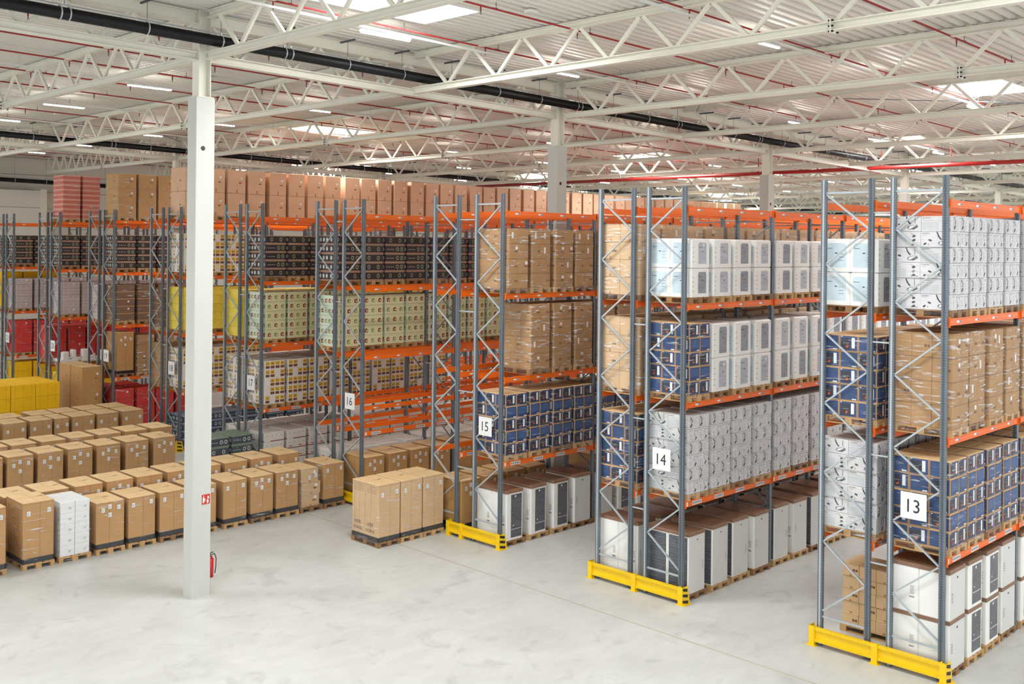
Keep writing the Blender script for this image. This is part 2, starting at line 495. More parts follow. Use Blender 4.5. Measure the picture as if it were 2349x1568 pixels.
# ------------------------------------------------------------------ roof trusses
def truss_secondary(x, ya, yb, label):
    z = zb(x)
    r = thing('roof_truss', label, 'truss', (x, ya, z), kind='structure')
    L = yb - ya; D = .93
    mb = MB(); mb.ibeam((0, .16, D), (0, L - .16, D), .17, .17, .02, 'steel_white'); obj('top_chord', mb.mesh('truss_top_chord'), r)
    mb = MB(); mb.ibeam((0, .16, 0), (0, L - .16, 0), .19, .17, .02, 'steel_white')
    m2 = L / 2
    mb.box(-.13, .13, m2 - .012, m2 + .012, -.13, .13, 'steel_white')
    for dz in (-.1, 0, .1):
        for dx in (-.1, .1): mb.box(dx - .015, dx + .015, m2 - .05, m2 + .05, dz - .015, dz + .015, 'hole')
    obj('bottom_chord', mb.mesh('truss_bottom_chord'), r)
    n = 13; p = (L - 1.2) / n
    ms = MB()
    for k in range(n):
        y0 = .6 + k * p
        ms.bar((0, y0 + .05 - .0, D - .08), (0, y0 + p / 2 - .05, .08), .085, .06, 'steel_white', (1, 0, 0))
        ms.bar((0, y0 + p - .05, D - .08), (0, y0 + p / 2 + .05, .08), .085, .06, 'steel_white', (1, 0, 0))
    obj('diagonals', ms.mesh('truss_diagonals'), r)
def truss_primary(xa, xb, y, label):
    r = thing('roof_girder', label, 'girder', (0, y, 0), kind='structure')
    D = .93
    a, b = xa + .17, xb - .17
    mb = MB(); mb.ibeam((a, 0, zb(a) + D - .06), (b, 0, zb(b) + D - .06), .22, .3, .025, 'steel_white'); obj('top_chord', mb.mesh('girder_top_chord'), r)
    mb = MB(); mb.ibeam((a, 0, zb(a)), (b, 0, zb(b)), .22, .19, .022, 'steel_white'); obj('bottom_chord', mb.mesh('girder_bottom_chord'), r)
    ms = MB(); n = 8; p = (xb - xa - .4) / n
    for k in range(n):
        x0 = xa + .2 + k * p
        for u, v in ((x0 + .05, x0 + p / 2 - .05), (x0 + p - .05, x0 + p / 2 + .05)):
            ms.bar((u, 0, zb(u) + D - .2), (v, 0, zb(v) + .09), .07, .09, 'steel_white', (0, 1, 0))
    obj('diagonals', ms.mesh('girder_diagonals'), r)
XT = [-13.85, -7.62, -1.6, 4.42, 10.6, 16.76, 23.0, 29.3, 35.5, 41.6, 47.8, 54, 60.2, 66.3, 72.5, 78.7]
for i, x in enumerate(XT):
    truss_secondary(x, -6.6, 17.87 - .15, 'white lattice roof truss over the right half, %s from the left' % ORD[i])
    truss_secondary(x, 17.87 + .15, 42.3, 'white lattice roof truss over the middle, %s from the left' % ORD[i])
    if x < 60: truss_secondary(x, 42.3 + .15, WALL_Y - 2.0, 'white lattice roof truss by the back wall, %s from the left' % ORD[i])
for yy, nm in ((17.87, 'front'), (42.3, 'rear')):
    xs = [-19.9] + XCOL + [78.7]
    for i in range(len(xs) - 1):
        truss_primary(xs[i], xs[i + 1], yy, 'white lattice girder along the %s column line, %s bay from the left' % (nm, ORD[i]))

# bracing rods under the deck
mb = MB()
for (x0, y0), (x1, y1) in (((4.42, 12), (10.6, 17)), ((10.6, 6), (16.76, 12)), ((10.6, 12), (16.76, 6)), ((-1.6, 36), (4.42, 42)), ((16.76, 6), (23, 12))):
    mb.tube((x0, y0, zb(x0) + .8), (x1, y1, zb(x1) + .8), .012, 'galvanised_dark', 6)
thing('trim_2', 'thin dark crossed bracing rods under the roof deck', None, kind='structure', me=mb.mesh('bracing_rods'))

# drain pipes, sprinklers, lamps
def line_z(dz): return lambda x: zb(x) + dz
def drain(y, xa, xb, label, dz=.34, r_=.125):
    r = thing('drain_pipe', label, 'pipe', (0, y, 0))
    z = line_z(dz)
    mb = MB(); mb.tube((xa, 0, z(xa)), (xb, 0, z(xb)), r_, 'pipe_black', 20); obj('pipe', mb.mesh('drain_pipe', True), r)
    mb = MB(); mb.tube((xa, 0, z(xa) + r_ + .05), (xb, 0, z(xb) + r_ + .05), .014, 'galvanised_bright', 6); obj('support_rail', mb.mesh('support_rail'), r)
    x = xa + .6; k = 0
    while x < min(xb, 44):
        mb = MB()
        for d in ((0,) if k % 3 else (-.09, .09)):
            n = 20
            for j in range(n):
                a0 = 2 * math.pi * j / n; a1 = 2 * math.pi * (j + 1) / n; q = r_ + .012
                mb.face([(d - .015, q * math.cos(a0), q * math.sin(a0)), (d + .015, q * math.cos(a0), q * math.sin(a0)),
                         (d + .015, q * math.cos(a1), q * math.sin(a1)), (d - .015, q * math.cos(a1), q * math.sin(a1))], 'galvanised_bright')
            mb.box(d - .02, d + .02, -.02, .02, r_ + .01, r_ + .07, 'galvanised_bright')
        mb.tube((0, 0, r_ + .05), (0, 0, DZ - dz - .12), .006, 'galvanised_dark', 5)
        mb.box(-.02, .02, -.3, .3, DZ - dz - .14, DZ - dz - .1, 'galvanised_dark')
        obj('pipe_hanger', mb.mesh('pipe_hanger'), r, (x, 0, z(x)))
        x += 1.75; k += 1
drain(17.42, -22, 80, 'thick black drain pipe beside the front column line')
drain(41.85, -10, 70, 'black drain pipe beside the rear column line')
drain(57.9, -5, 8, 'short run of black drain pipe by the back wall', dz=-.55)

def sprinkler(y, xa, xb, label, rr=.022):
    r = thing('sprinkler_pipe', label, 'pipe', (0, y, 0))
    z = line_z(.86)
    mb = MB(); mb.tube((xa, 0, z(xa)), (xb, 0, z(xb)), rr, 'pipe_red', 8); obj('pipe', mb.mesh('sprinkler_line', True), r)
    x = xa + 1.1
    while x < min(xb, 30):
        mb = MB(); mb.tube((0, 0, 0), (0, 0, -.12), .018, 'pipe_red', 6); mb.tube((0, 0, -.12), (0, 0, -.19), .012, 'galvanised_dark', 6)
        obj('sprinkler_head', mb.mesh('sprinkler_head'), r, (x, 0, z(x)))
        mb = MB(); mb.bar((0, -.06, 0), (0, .1, .05), .02, .01, 'galvanised_dark'); mb.tube((0, 0, 0), (0, 0, .15), .008, 'galvanised_dark', 5)
        obj('pipe_clip', mb.mesh('pipe_clip'), r, (x + .45, 0, z(x)))
        x += 3.07
for i, y in enumerate([-1.0, 2.6, 5.8, 8.9, 12.0, 15.05, 20.1, 22.9, 25.4, 28.2, 30.9, 34.0, 37.0, 40.1, 45.0, 48.1, 51.1, 54.2, 57]):
    sprinkler(y, -24, 76, 'thin red sprinkler pipe under the deck, %s run from the right' % ORD[i])
# the red main across the hall
r = thing('sprinkler_main', 'thick red sprinkler main crossing the hall below the far trusses', 'pipe', (25.6, 0, 11.35))
mb = MB(); mb.tube((1.0, -4, .42), (-1.6, 44, .3), .085, 'main_red', 16); obj('pipe', mb.mesh('sprinkler_main', True), r)
for k in range(12):
    yy = 2 + k * 3.05
    mb = MB(); mb.tube((0, 0, 0), (0, 0, .7), .025, 'main_red', 8)
    obj('riser', mb.mesh('riser'), r, (1.0 - 2.6 * (yy + 4) / 48, yy, .4))

# lamps: trunking rails with lit modules
def lamp_mesh():
    mb = MB(); mb.box(-.78, .78, -.035, .035, .0, .05, 'lamp_housing'); h = mb.mesh('lamp_housing')
    mb = MB(); mb.box(-.75, .75, -.032, .032, -.03, -.001, 'lamp_lit'); return h, mb.mesh('lamp_tube')
LH, LT = lamp_mesh()
RAILS = [(8.8, 'first'), (14.95, 'second'), (20.9, 'third'), (26.5, 'fourth'), (32.95, 'fifth'), (39.0, 'sixth'), (46.0, 'seventh'), (52.0, 'eighth')]
for y, on in RAILS:
    if y > 20 and y < 21.5: xs0 = 7.8
    else: xs0 = -4.65
    r = thing('lamp_rail', 'slim white lamp rail under the deck, %s from the right' % on, 'rail', (0, y, 0))
    z = line_z(.6)
    mb = MB(); mb.bar((-16, 0, z(-16) + .1), (72, 0, z(72) + .1), .055, .05, 'lamp_housing'); obj('rail', mb.mesh('lamp_rail'), r)
    for k in range(12):
        x = -10.5 + 6.15 * k + 2.0
        mb = MB(); mb.tube((0, 0, .11), (0, 0, DZ - .6), .006, 'galvanised_bright', 5)
        if k % 2 == 0: obj('hanger', mb.mesh('rail_hanger'), r, (x, 0, z(x)))
    k = 0
    x = xs0
    while x < 52:
        s = .92 if x < 0 else .68
        t = thing('strip_light', 'lit white strip lamp on the %s rail from the right, %s along it' % (on, ORD[k]), 'lamp', (x, y, z(x)), group='strip lamps under the roof')
        a = obj('housing', LH, t); b = obj('tube', LT, t); a.scale = (s, 1, 1); b.scale = (s, 1, 1)
        x += 6.15; k += 1

# emergency light boxes on the deck
for i, (x, y) in enumerate([(-3.05, 11.9), (-3.16, 25.5), (-2.75, 38.3)]):
    mb = MB(); mb.cbox(-.14, .14, -.1, .1, -.08, 0, 'lamp_housing', c=.02)
    thing('emergency_lamp', 'small white emergency light box under the roof deck, %s from the right' % ORD[i], 'lamp', (x, y, deck_z(x) - .03), me=mb.mesh('emergency_lamp'))

# ------------------------------------------------------------------ pallets
def pallet_mesh(m='wood', long_=1.2, wid=.8):
    mb = MB(); x = wid / 2; y = long_ / 2
    for c, w in ((-x + .0725, .145), (-.185, .1), (0, .145), (.185, .1), (x - .0725, .145)): mb.box(c - w / 2, c + w / 2, -y, y, .122, .144, m)
    for c in (-y + .0725, 0, y - .0725): mb.box(-x, x, c - .0725, c + .0725, .1, .122, m)
    for cx, w in ((-x + .05, .1), (0, .145), (x - .05, .1)):
        for cy in (-y + .0725, 0, y - .0725): mb.box(cx - w / 2, cx + w / 2, cy - .0725, cy + .0725, .022, .1, m)
        mb.box(cx - w / 2, cx + w / 2, -y, y, 0, .022, m)
    return mb.mesh('pallet')
PAL = {'wood': pallet_mesh('wood'), 'wood_dark': pallet_mesh('wood_dark')}

def film_mesh(w, d, z0, z1, c=.05, m='film_clear'):
    mb = MB(); rnd = random.Random(hash((round(w, 2), round(d, 2), round(z1, 2))) & 255)
    n = 7; rings = []
    for k in range(n + 1):
        t = k / n; z = z0 + (z1 - z0) * t
        g = .004 + rnd.uniform(0, .012)
        x, y = w / 2 + g, d / 2 + g
        if k == n: x -= .01; y -= .01
        rings.append([(-x + c, -y, z), (x - c, -y, z), (x, -y + c, z), (x, y - c, z), (x - c, y, z), (-x + c, y, z), (-x, y - c, z), (-x, -y + c, z)])
    b = 0
    for r_ in rings: mb.v += r_
    i = mb.mi(m)
    for k in range(n):
        for j in range(8):
            l = (j + 1) % 8
            mb.f.append((k * 8 + j, k * 8 + l, k * 8 + 8 + l, k * 8 + 8 + j)); mb.m.append(i)
    return mb.mesh('stretch_film')

# ---- carton artwork ---------------------------------------------------------
def carton(kind, w, d, h, var=0):
    """a single carton, base centre at 0,0,0"""
    mb = MB(); x, y = w / 2, d / 2
    F = lambda s: Face(mb, s, -x, x, -y, y, 0, h)
    rnd = random.Random(var * 17 + 3)
    if kind in ('kraft', 'kraft_deep', 'kraft_pale', 'peach'):
        mb.cbox(-x, x, -y, y, 0, h, kind, 'kraft_lit_top' if kind != 'kraft_deep' else 'kraft', c=.006)  # lids paler than the sides, overhead light painted into their colour
        for s in 'FLRB':
            f = F(s)
            f.rect(f.w * .5 - .025, 0, f.w * .5 + .025, h * .16, 'tape')
            f.rect(0, h - .012, f.w, h - .006, 'seam')
            if var % 2 == 0 and s in 'FL':
                f.rect(f.w * .62, h * .42, f.w * .62 + .05, h * .42 + .05, 'kraft_dark')
                f.rect(f.w * .62 + .06, h * .42, f.w * .62 + .11, h * .42 + .05, 'kraft_dark')
            if s == 'F' and var == 3: f.rect(f.w * .3, h * .35, f.w * .3 + .07, h * .35 + .16, 'label_white')
            if s == 'F' and var == 4: f.rect(f.w * .7, h * .6, f.w * .7 + .09, h * .6 + .08, 'label_white')
    elif kind == 'blue':
        mb.cbox(-x, x, -y, y, 0, h, 'kraft', 'kraft_lit_top', c=.006)
        for s in 'FLRB':
            f = F(s); e = .018
            f.rect(e, e, f.w - e, h - e, 'blue_box')
            f.e = .003
            big = (s in 'FB') == (var % 2 == 0)
            if big:
                f.rect(f.w * .12, h * .12, f.w * .62, h * .82, 'blue_dark')
                f.rect(f.w * .66, h * .22, f.w * .66 + .065, h * .86, 'label_white')
                f.e = .004
                f.disc(f.w * .4, h * .34, .034, 'orange_spot'); f.disc(f.w * .33, h * .4, .045, 'stripe_black', 10, .03)
                f.rect(f.w * .2, h * .5, f.w * .52, h * .54, 'print_grey')
                f.rect(f.w * .08, h * .88, f.w * .16, h * .93, 'label_white')
            else:
                f.rect(f.w * .12, h * .3, f.w * .86, h * .86, 'blue_light' if var % 3 == 1 else 'blue_box')
                f.e = .004
                for k in range(5): f.rect(f.w * .16, h * (.4 + .09 * k), f.w * (.78 - .07 * (k % 2)), h * (.42 + .09 * k), 'blue_light')
                f.rect(f.w * .66, h * .08, f.w * .9, h * .15, 'label_white')
    elif kind == 'vac':
        mb.cbox(-x, x, -y, y, 0, h, 'vac_paper', c=.004)
        for s in 'FLRB':
            f = F(s); W, H = f.w, h
            f.rect(0, 0, W, .004, 'print_grey'); f.rect(0, 0, .004, H, 'print_soft')
            if s in 'LR' and W > .45:
                if var % 2 == 0:
                    f.text('KOENIC', W * .05, H * .84, .028, 'print_dark')
                    f.rect(W * .05, H * .76, W * .2, H * .775, 'print_grey')
                    # vacuum cleaner: hose, pole, body, wheels
                    f.poly([(W * .5, H * .98), (W * .54, H * .98), (W * .6, H * .7), (W * .68, H * .5), (W * .64, H * .46), (W * .55, H * .68)], 'print_dark')
                    f.poly([(W * .795, H * .95), (W * .812, H * .95), (W * .812, H * .52), (W * .795, H * .52)], 'print_dark')
                    f.poly([(W * .55, H * .2), (W * .62, H * .12), (W * .72, H * .14), (W * .9, H * .36), (W * .88, H * .44), (W * .78, H * .46), (W * .66, H * .4), (W * .57, H * .34)], 'print_grey')
                    f.e = .0025
                    f.poly([(W * .58, H * .21), (W * .63, H * .17), (W * .8, H * .36), (W * .84, H * .42), (W * .7, H * .38), (W * .6, H * .31)], 'label_white')
                    f.disc(W * .6, H * .27, .012, 'print_dark', 8); f.disc(W * .79, H * .47, .018, 'window_blue', 8)
                    f.poly([(W * .7, H * .16), (W * .88, H * .34), (W * .92, H * .32), (W * .76, H * .13)], 'print_dark')
                    f.poly([(W * .26, H * .42), (W * .34, H * .36), (W * .36, H * .46), (W * .29, H * .52), (W * .24, H * .5)], 'print_dark')
                    f.poly([(W * .08, H * .2), (W * .16, H * .3), (W * .2, H * .26), (W * .13, H * .12)], 'print_dark')
                    f.rect(W * .24, H * .1, W * .26, H * .24, 'print_grey')
                else:
                    f.text('KOENIC', W * .05, H * .84, .028, 'print_dark')
                    f.rect(W * .03, H * .08, W * .55, H * .62, 'print_soft')
                    f.rect(W * .05, H * .72, W * .4, H * .735, 'print_grey')
                    f.e = .0025
                    for k in range(3): f.poly([(W * .72, H * (.7 - .26 * k)), (W * .8, H * (.8 - .26 * k)), (W * .86, H * (.72 - .26 * k)), (W * .78, H * (.62 - .26 * k))], 'print_dark')
                    f.poly([(W * .66, H * .92), (W * .68, H * .92), (W * .84, H * .74), (W * .82, H * .72)], 'print_dark')
                    for k in range(4): f.rect(W * (.7 + .06 * k), H * .1, W * (.74 + .06 * k), H * .16, 'print_grey')
            else:
                if var % 2 == 0:
                    f.rect(W * .1, H * .84, W * .3, H * .88, 'print_grey'); f.rect(W * .55, H * .84, W * .75, H * .88, 'print_grey')
                    for k in range(4): f.rect(W * .2, H * (.2 + .12 * k), W * .24, H * (.26 + .12 * k), 'print_dark')
                    f.poly([(W * .58, H * .8), (W * .61, H * .8), (W * .74, H * .3), (W * .7, H * .3)], 'print_grey')
                    f.poly([(W * .62, H * .12), (W * .72, H * .1), (W * .84, H * .3), (W * .8, H * .38), (W * .7, H * .3)], 'print_dark')
                    f.poly([(W * .82, H * .78), (W * .9, H * .88), (W * .93, H * .84), (W * .85, H * .74)], 'print_dark')
                else:
                    f.rect(0, 0, W * .42, H, 'print_soft')
                    f.e = .0025
                    f.poly([(W * .06, H * .9), (W * .12, H * .94), (W * .34, H * .62), (W * .28, H * .6)], 'print_dark')
                    f.poly([(W * .05, H * .2), (W * .16, H * .12), (W * .32, H * .34), (W * .22, H * .42)], 'print_dark')
                    f.disc(W * .24, H * .52, .02, 'print_dark', 8)
                    for k in range(5): f.rect(W * .5, H * (.18 + .13 * k), W * (.62 + .05 * (k % 2)), H * (.2 + .13 * k), 'print_grey')
                    for k in range(3): f.rect(W * (.72 + .07 * k), H * .84, W * (.76 + .07 * k), H * .88, 'print_grey')
    elif kind == 'foam':
        mb.cbox(-x, x, -y, y, 0, h, 'foam', c=.03)
        for s in 'FLRB':
            f = F(s); W = f.w
            wm = {'F': ('window_film', 'window_film', 'window_grey')[var % 3], 'L': 'window_blue', 'R': 'window_film', 'B': 'window_film'}[s]
            u0, u1 = (W * .36, W * .8) if s in 'FB' else (W * .12, W * .88)
            f.poly([(u0, .09), (u1, .09), (u1, h - .14), (u1 - .03, h - .09), (u0 + .03, h - .09), (u0, h - .14)], wm)
            f.e = .003
            f.rect(u0 + .02, h - .2, u0 + .14, h - .19, 'print_dark')
            f.rect((u0 + u1) / 2 - .02, h * .55, (u0 + u1) / 2 + .03, h * .58, 'print_dark')
            if s in 'FB':
                for k in range(4): f.rect(.04, h * (.2 + .16 * k), .1, h * (.215 + .16 * k), 'print_grey')
                if var % 2: f.rect(W * .62, h * .74, W * .62 + .05, h * .74 + .06, 'label_white')
            else:
                for k in range(3): f.rect(u1 - .16, h * (.34 + .1 * k), u1 - .05, h * (.35 + .1 * k), 'print_dark')
    elif kind == 'fridge':
        mb.cbox(-x, x, -y, y, 0, h - .07, 'foam', c=.015)
        mb.cbox(-x - .008, x + .008, -y - .008, y + .008, h - .075, h, 'fridge_brown', 'fridge_brown', c=.008)
        f = F('F'); W = f.w
        if var == 0:
            f.rect(W * .27, .06, W * .93, h - .12, 'window_dark'); f.e = .003
            n = int(h / .07)
            for k in range(n): f.rect(W * .3, .3 + k * (h - .5) / n, W * .9, .306 + k * (h - .5) / n, 'print_grey')
            f.rect(W * .3, .27, W * .9, .285, 'foam_grey'); f.disc(W * .42, .38, .02, 'label_white'); f.rect(W * .5, h - .2, W * .58, h - .15, 'label_white')
        elif var == 1:
            f.rect(W * .02, .01, W * .98, h - .09, 'foam_grey'); f.e = .003
            for k in range(9): f.rect(W * (.1 + .09 * k), .02, W * (.1 + .09 * k) + .004, h - .1, 'foam')
            for k in range(7): f.rect(W * .8, h * .36 + k * .03, W * .92, h * .36 + .008 + k * .03, 'print_grey')
            f.rect(W * .5, h - .2, W * .56, h - .17, 'print_dark')
        else:
            f.rect(W * .02, .01, W * .98, h - .09, 'foam_grey'); f.e = .003
            for k in range(4): f.text('4801', W * (.1), h * .5 - k * .05, .03, 'print_grey')
            f.rect(W * .45, h - .2, W * .52, h - .16, 'print_dark')
        f = F('L'); W = f.w
        if var == 1:
            f.rect(W * .06, .02, W * .94, h - .1, 'window_dark'); f.e = .003
            for k in range(16): f.rect(W * .1, .1 + k * (h - .25) / 16, W * .9, .106 + k * (h - .25) / 16, 'print_grey')
        else:
            for k in range(6): f.rect(W * .72, h * .38 + k * .028, W * (.84 + .03 * (k % 2)), h * .38 + .007 + k * .028, 'print_dark')
            for k in range(9): f.rect(W * .7 + k * .011, h * .3, W * .7 + k * .011 + .006, h * .33, 'print_dark')
    elif kind in ('black', 'green', 'navy'):
        base = {'black': 'crate_black', 'green': 'crate_green', 'navy': 'crate_navy'}[kind]
        band = {'black': 'crate_kraft', 'green': 'crate_green_band', 'navy': 'crate_blue_band'}[kind]
        mb.cbox(-x, x, -y, y, 0, h, base, band, c=.006)
        for s in 'FLRB':
            f = F(s); W = f.w
            f.rect(0, 0, W, h * .13, band); f.rect(0, h * .9, W, h - .004, band)
            f.e = .003
            if s in 'FB':
                for q in ((.26, .74) if var % 2 else (.62, .84)):
                    f.disc(W * q, h * .52, .06, 'emblem' if kind == 'black' else 'emblem_pale', 12, .07)
                    f.e = .004; f.disc(W * q, h * .52, .035, base, 10); f.e = .003
                if not var % 2:
                    for k in range(4): f.rect(W * (.08 + .1 * k), h * .46, W * (.13 + .1 * k), h * .54, 'emblem_pale')
            else:
                for k in range(3): f.disc(W * (.2 + .3 * k), h * .52, .055, 'emblem_pale', 10, .07)
    elif kind == 'cream':
        mb.cbox(-x, x, -y, y, 0, h, 'cream_box', c=.006)
        for s in 'FLRB':
            f = F(s); W = f.w
            if s in 'LR': f.rect(0, 0, W, h, 'cream_side'); f.e = .003
            n = 3
            for k in range(n):
                c = W * (k + .5) / n
                f.poly([(c - .06, h * .3), (c + .06, h * .28), (c + .065, h * .6), (c + .02, h * .72), (c - .055, h * .62)], 'fruit_red' if (k + var) % 2 else 'fruit_green')
                f.e += .001
                f.disc(c + .02, h * .46, .03, 'cream_box', 7); f.disc(c - .03, h * .54, .022, 'fruit_red', 7)
                f.e -= .001
            f.rect(0, .0, W, .006, 'lemon_line')
    elif kind == 'snack':
        mb.cbox(-x, x, -y, y, 0, h, 'white_carton', c=.006)
        for s in 'FLRB':
            f = F(s); W = f.w; n = 4 if s in 'FB' else 6
            for k in range(n):
                if rnd.random() < .3: continue
                a = W * k / n + .02; b_ = W * (k + 1) / n - .02
                f.rect(a, h * .5, b_, h * .9, 'mustard'); f.rect(a, h * .12, b_, h * .42, 'cocoa')
                f.e = .003; f.disc((a + b_) / 2, h * .68, .03, 'cocoa' if k % 2 else 'yellow_line', 8, .02); f.e = .0015
    elif kind == 'wine':
        mb.cbox(-x, x, -y, y, 0, h, 'white_carton', c=.006)
        for s in 'FLRB':
            f = F(s); W = f.w
            f.rect(W * .3 if var % 2 else .0, .004, W, .03, 'maroon')
            for k in range(4): f.disc(W * (.14 + .24 * k), h * .62, .014, 'print_dark', 7)
            if var % 2 == 0:
                f.rect(W * .1, h * .2, W * .26, h * .3, 'orange_spot'); f.rect(W * .6, h * .2, W * .78, h * .3, 'orange_spot')
    else:
        base, line = {'yellow': ('yellow_carton', 'yellow_line'), 'lemon': ('lemon_carton', 'lemon_line'), 'red': ('red_carton', 'red_line'),
                      'lilac': ('lilac_carton', 'lilac_line'), 'pink': ('pink_crate', 'pink_crate_band'), 'brown_crate': ('kraft_dark', 'kraft')}[kind]
        mb.cbox(-x, x, -y, y, 0, h, base, c=.006)
        for s in 'FLRB':
            f = F(s); W = f.w
            f.rect(0, 0, W, .008 if kind not in ('pink', 'brown_crate') else .03, line)
            if kind == 'pink': f.rect(0, h * .8, W, h - .004, line)
            for k in range(3):
                if kind in ('yellow', 'lemon', 'red'): f.rect(W * (k + .5) / 3 - .003, .01, W * (k + .5) / 3 + .003, h - .02, line)
                if kind in ('lilac',): f.rect(W * (.12 + .3 * k), h * .55, W * (.12 + .3 * k) + .09, h * .62, line)
            if kind in ('yellow', 'lemon'):
                f.disc(W * .5, h * .8, .03, line, 8, .015); f.disc(W * .82, h * .8, .03, line, 8, .015)
            if kind in ('red', 'brown_crate', 'lilac') and var % 2 and s in 'FL': f.rect(W * .6, h * .6, W * .6 + .07, h * .6 + .07, 'label_white')
    return mb

_cm = {}
def carton_mb(kind, w, d, h, var):
    k = (kind, round(w, 3), round(d, 3), round(h, 3), var)
    if k not in _cm: _cm[k] = carton(*k)
    return _cm[k]
_me = {}
def carton_mesh(kind, w, d, h, var):
    k = (kind, round(w, 3), round(d, 3), round(h, 3), var)
    if k not in _me: _me[k] = carton_mb(*k).mesh(kind + '_carton')
    return _me[k]

# kind: cartons per pallet (nx, ny, nz), footprint, height, variants, film, words, part name
KIND = {
    'blue':   dict(c='blue', n=(2, 3, 5), wd=(.79, 1.18), h=.328, film=True, words='film-wrapped pallet of blue cartons', nv=2, stag=True),
    'vac':    dict(c='vac', n=(2, 2, 6), wd=(.765, 1.2), h=.295, film=True, words='pallet of white vacuum cleaner cartons', nv=2, stag=True),
    'foam':   dict(c='foam', n=(1, 2, 2), wd=(.745, 1.18), h=.67, film=False, words='pallet of white foam-packed appliances', nv=3),
    'foam_dry': dict(c='foam', n=(1, 2, 2), wd=(.735, 1.18), h=.8, film=False, words='pallet of white foam-packed appliances', nv=3),
    'fridge': dict(c='fridge', n=(1, 2, 1), wd=(.62, 1.16), h=1.33, film=False, words='pallet of glass-fronted white fridges', nv=1),
    'fridge_ribbed': dict(c='fridge', n=(1, 2, 1), wd=(.67, 1.16), h=1.38, film=False, words='pallet of white brown-capped fridges', nv=1, v0=1),
    'fridge_plain': dict(c='fridge', n=(1, 2, 1), wd=(.69, 1.16), h=1.36, film=False, words='pallet of plain white brown-capped fridges', nv=1, v0=2),
    'fridge_two': dict(c='fridge', n=(1, 2, 2), wd=(.66, 1.16), h=.93, film=False, words='double-stacked pallet of glass-fronted fridges', nv=1),
    'fridge_two_plain': dict(c='fridge', n=(1, 2, 2), wd=(.74, 1.18), h=.94, film=False, words='double-stacked pallet of plain white fridges', nv=1, v0=2),
    'kraft':  dict(c='kraft_deep', n=(2, 3, 4), wd=(.745, 1.18), h=.4, film=True, words='film-wrapped pallet of kraft cartons', nv=5),
    'kraft_tall': dict(c='kraft_deep', n=(2, 3, 4), wd=(.745, 1.18), h=.445, film=True, words='tall film-wrapped pallet of kraft cartons', nv=5),
    'kraft_pale': dict(c='kraft_pale', n=(2, 2, 4), wd=(.80, 1.18), h=.42, film=True, words='shiny film-wrapped pallet of pale kraft cartons', nv=5),
    'crate':  dict(c='black', n=(1, 2, 5), wd=(.80, 1.18), h=.29, film=False, words='pallet of dark drink cartons with emblems', nv=2),
    'green_crate': dict(c='green', n=(1, 2, 4), wd=(.78, 1.18), h=.33, film=True, words='pallet of dark green drink cartons', nv=2),
    'navy_crate': dict(c='navy', n=(1, 2, 4), wd=(.80, 1.18), h=.30, film=False, words='pallet of navy drink cartons', nv=2),
    'cream':  dict(c='cream', n=(1, 2, 5), wd=(.80, 1.18), h=.325, film=False, words='pallet of cream fruit-print cartons', nv=2),
    'snack':  dict(c='snack', n=(1, 2, 5), wd=(.80, 1.18), h=.30, film=False, words='pallet of yellow-print white cartons', nv=5),
    'wine':   dict(c='wine', n=(1, 2, 4), wd=(.80, 1.18), h=.33, film=False, words='pallet of white maroon-line cartons', nv=2),
    'yellow': dict(c='yellow', n=(1, 2, 4), wd=(.82, 1.18), h=.45, film=False, words='pallet of yellow cartons', nv=1),
    'yellow_tall': dict(c='yellow', n=(1, 1, 4), wd=(.95, 1.18), h=.53, film=False, words='tall pallet of bright yellow cartons', nv=1),
    'lemon':  dict(c='lemon', n=(1, 2, 5), wd=(.80, 1.18), h=.33, film=False, words='pallet of lemon-yellow cartons', nv=1),
    'red':    dict(c='red', n=(1, 2, 4), wd=(.80, 1.18), h=.40, film=True, words='film-wrapped pallet of red cartons', nv=2),
    'lilac':  dict(c='lilac', n=(1, 2, 5), wd=(.80, 1.18), h=.30, film=False, words='pallet of pale greyish-pink cartons', nv=2),
    'pink':   dict(c='pink', n=(1, 2, 9), wd=(.80, 1.18), h=.225, film=True, words='tall pallet of red-and-pink crates', nv=1),
    'brown_crate': dict(c='brown_crate', n=(1, 2, 5), wd=(.78, 1.18), h=.31, film=True, words='pallet of brown cartons with pale bands', nv=2),
    'peach':  dict(c='peach', n=(1, 1, 2), wd=(.78, 1.16), h=.93, film=False, words='pallet of tall peach-brown cartons', nv=1, v0=4),
    'brown_top': dict(c='kraft', n=(1, 1, 3), wd=(.80, 1.18), h=.62, film=True, words='pallet of tall brown cartons', nv=1, v0=4),
    'mixed':  dict(c='kraft_pale', n=(2, 3, 5), wd=(.78, 1.1), h=.26, film=False, words='uneven pallet stack of small kraft cartons', nv=5, stag=True),
}
_stack = {}
def layout(kind, seed=0):
    K = KIND[kind]; nx, ny, nz = K['n']; W, D = K['wd']; w, d, h = W / nx - .004, D / ny - .004, K['h'] - .003
    rnd = random.Random(len(kind) * 7 + seed)
    out = []
    for k in range(nz):
        for j in range(ny):
            for i in range(nx):
                v = K.get('v0', 0) + (rnd.randrange(K['nv']) if not K.get('stag') else (k + j) % 2)
                ox = rnd.uniform(-.006, .006) if nx > 1 else 0
                sx = (.012 if k % 2 else -.012) if K.get('stag') else 0
                out.append((v, -W / 2 + (i + .5) * W / nx + sx, -D / 2 + (j + .5) * D / ny + ox * .5, .146 + k * K['h'], w, d, h))
    return out
NAME = {}
for _k in KIND:
    if 'fridge' in _k: NAME[_k] = ('fridge_pallet', 'fridges')
    elif 'foam' in _k: NAME[_k] = ('appliance_pallet', 'appliances')
    elif _k in ('crate', 'green_crate', 'navy_crate', 'pink', 'brown_crate'): NAME[_k] = ('drink_crate_pallet', 'crates')
    elif _k == 'vac': NAME[_k] = ('vacuum_cleaner_pallet', 'cartons')
    else: NAME[_k] = ('carton_pallet', 'cartons')
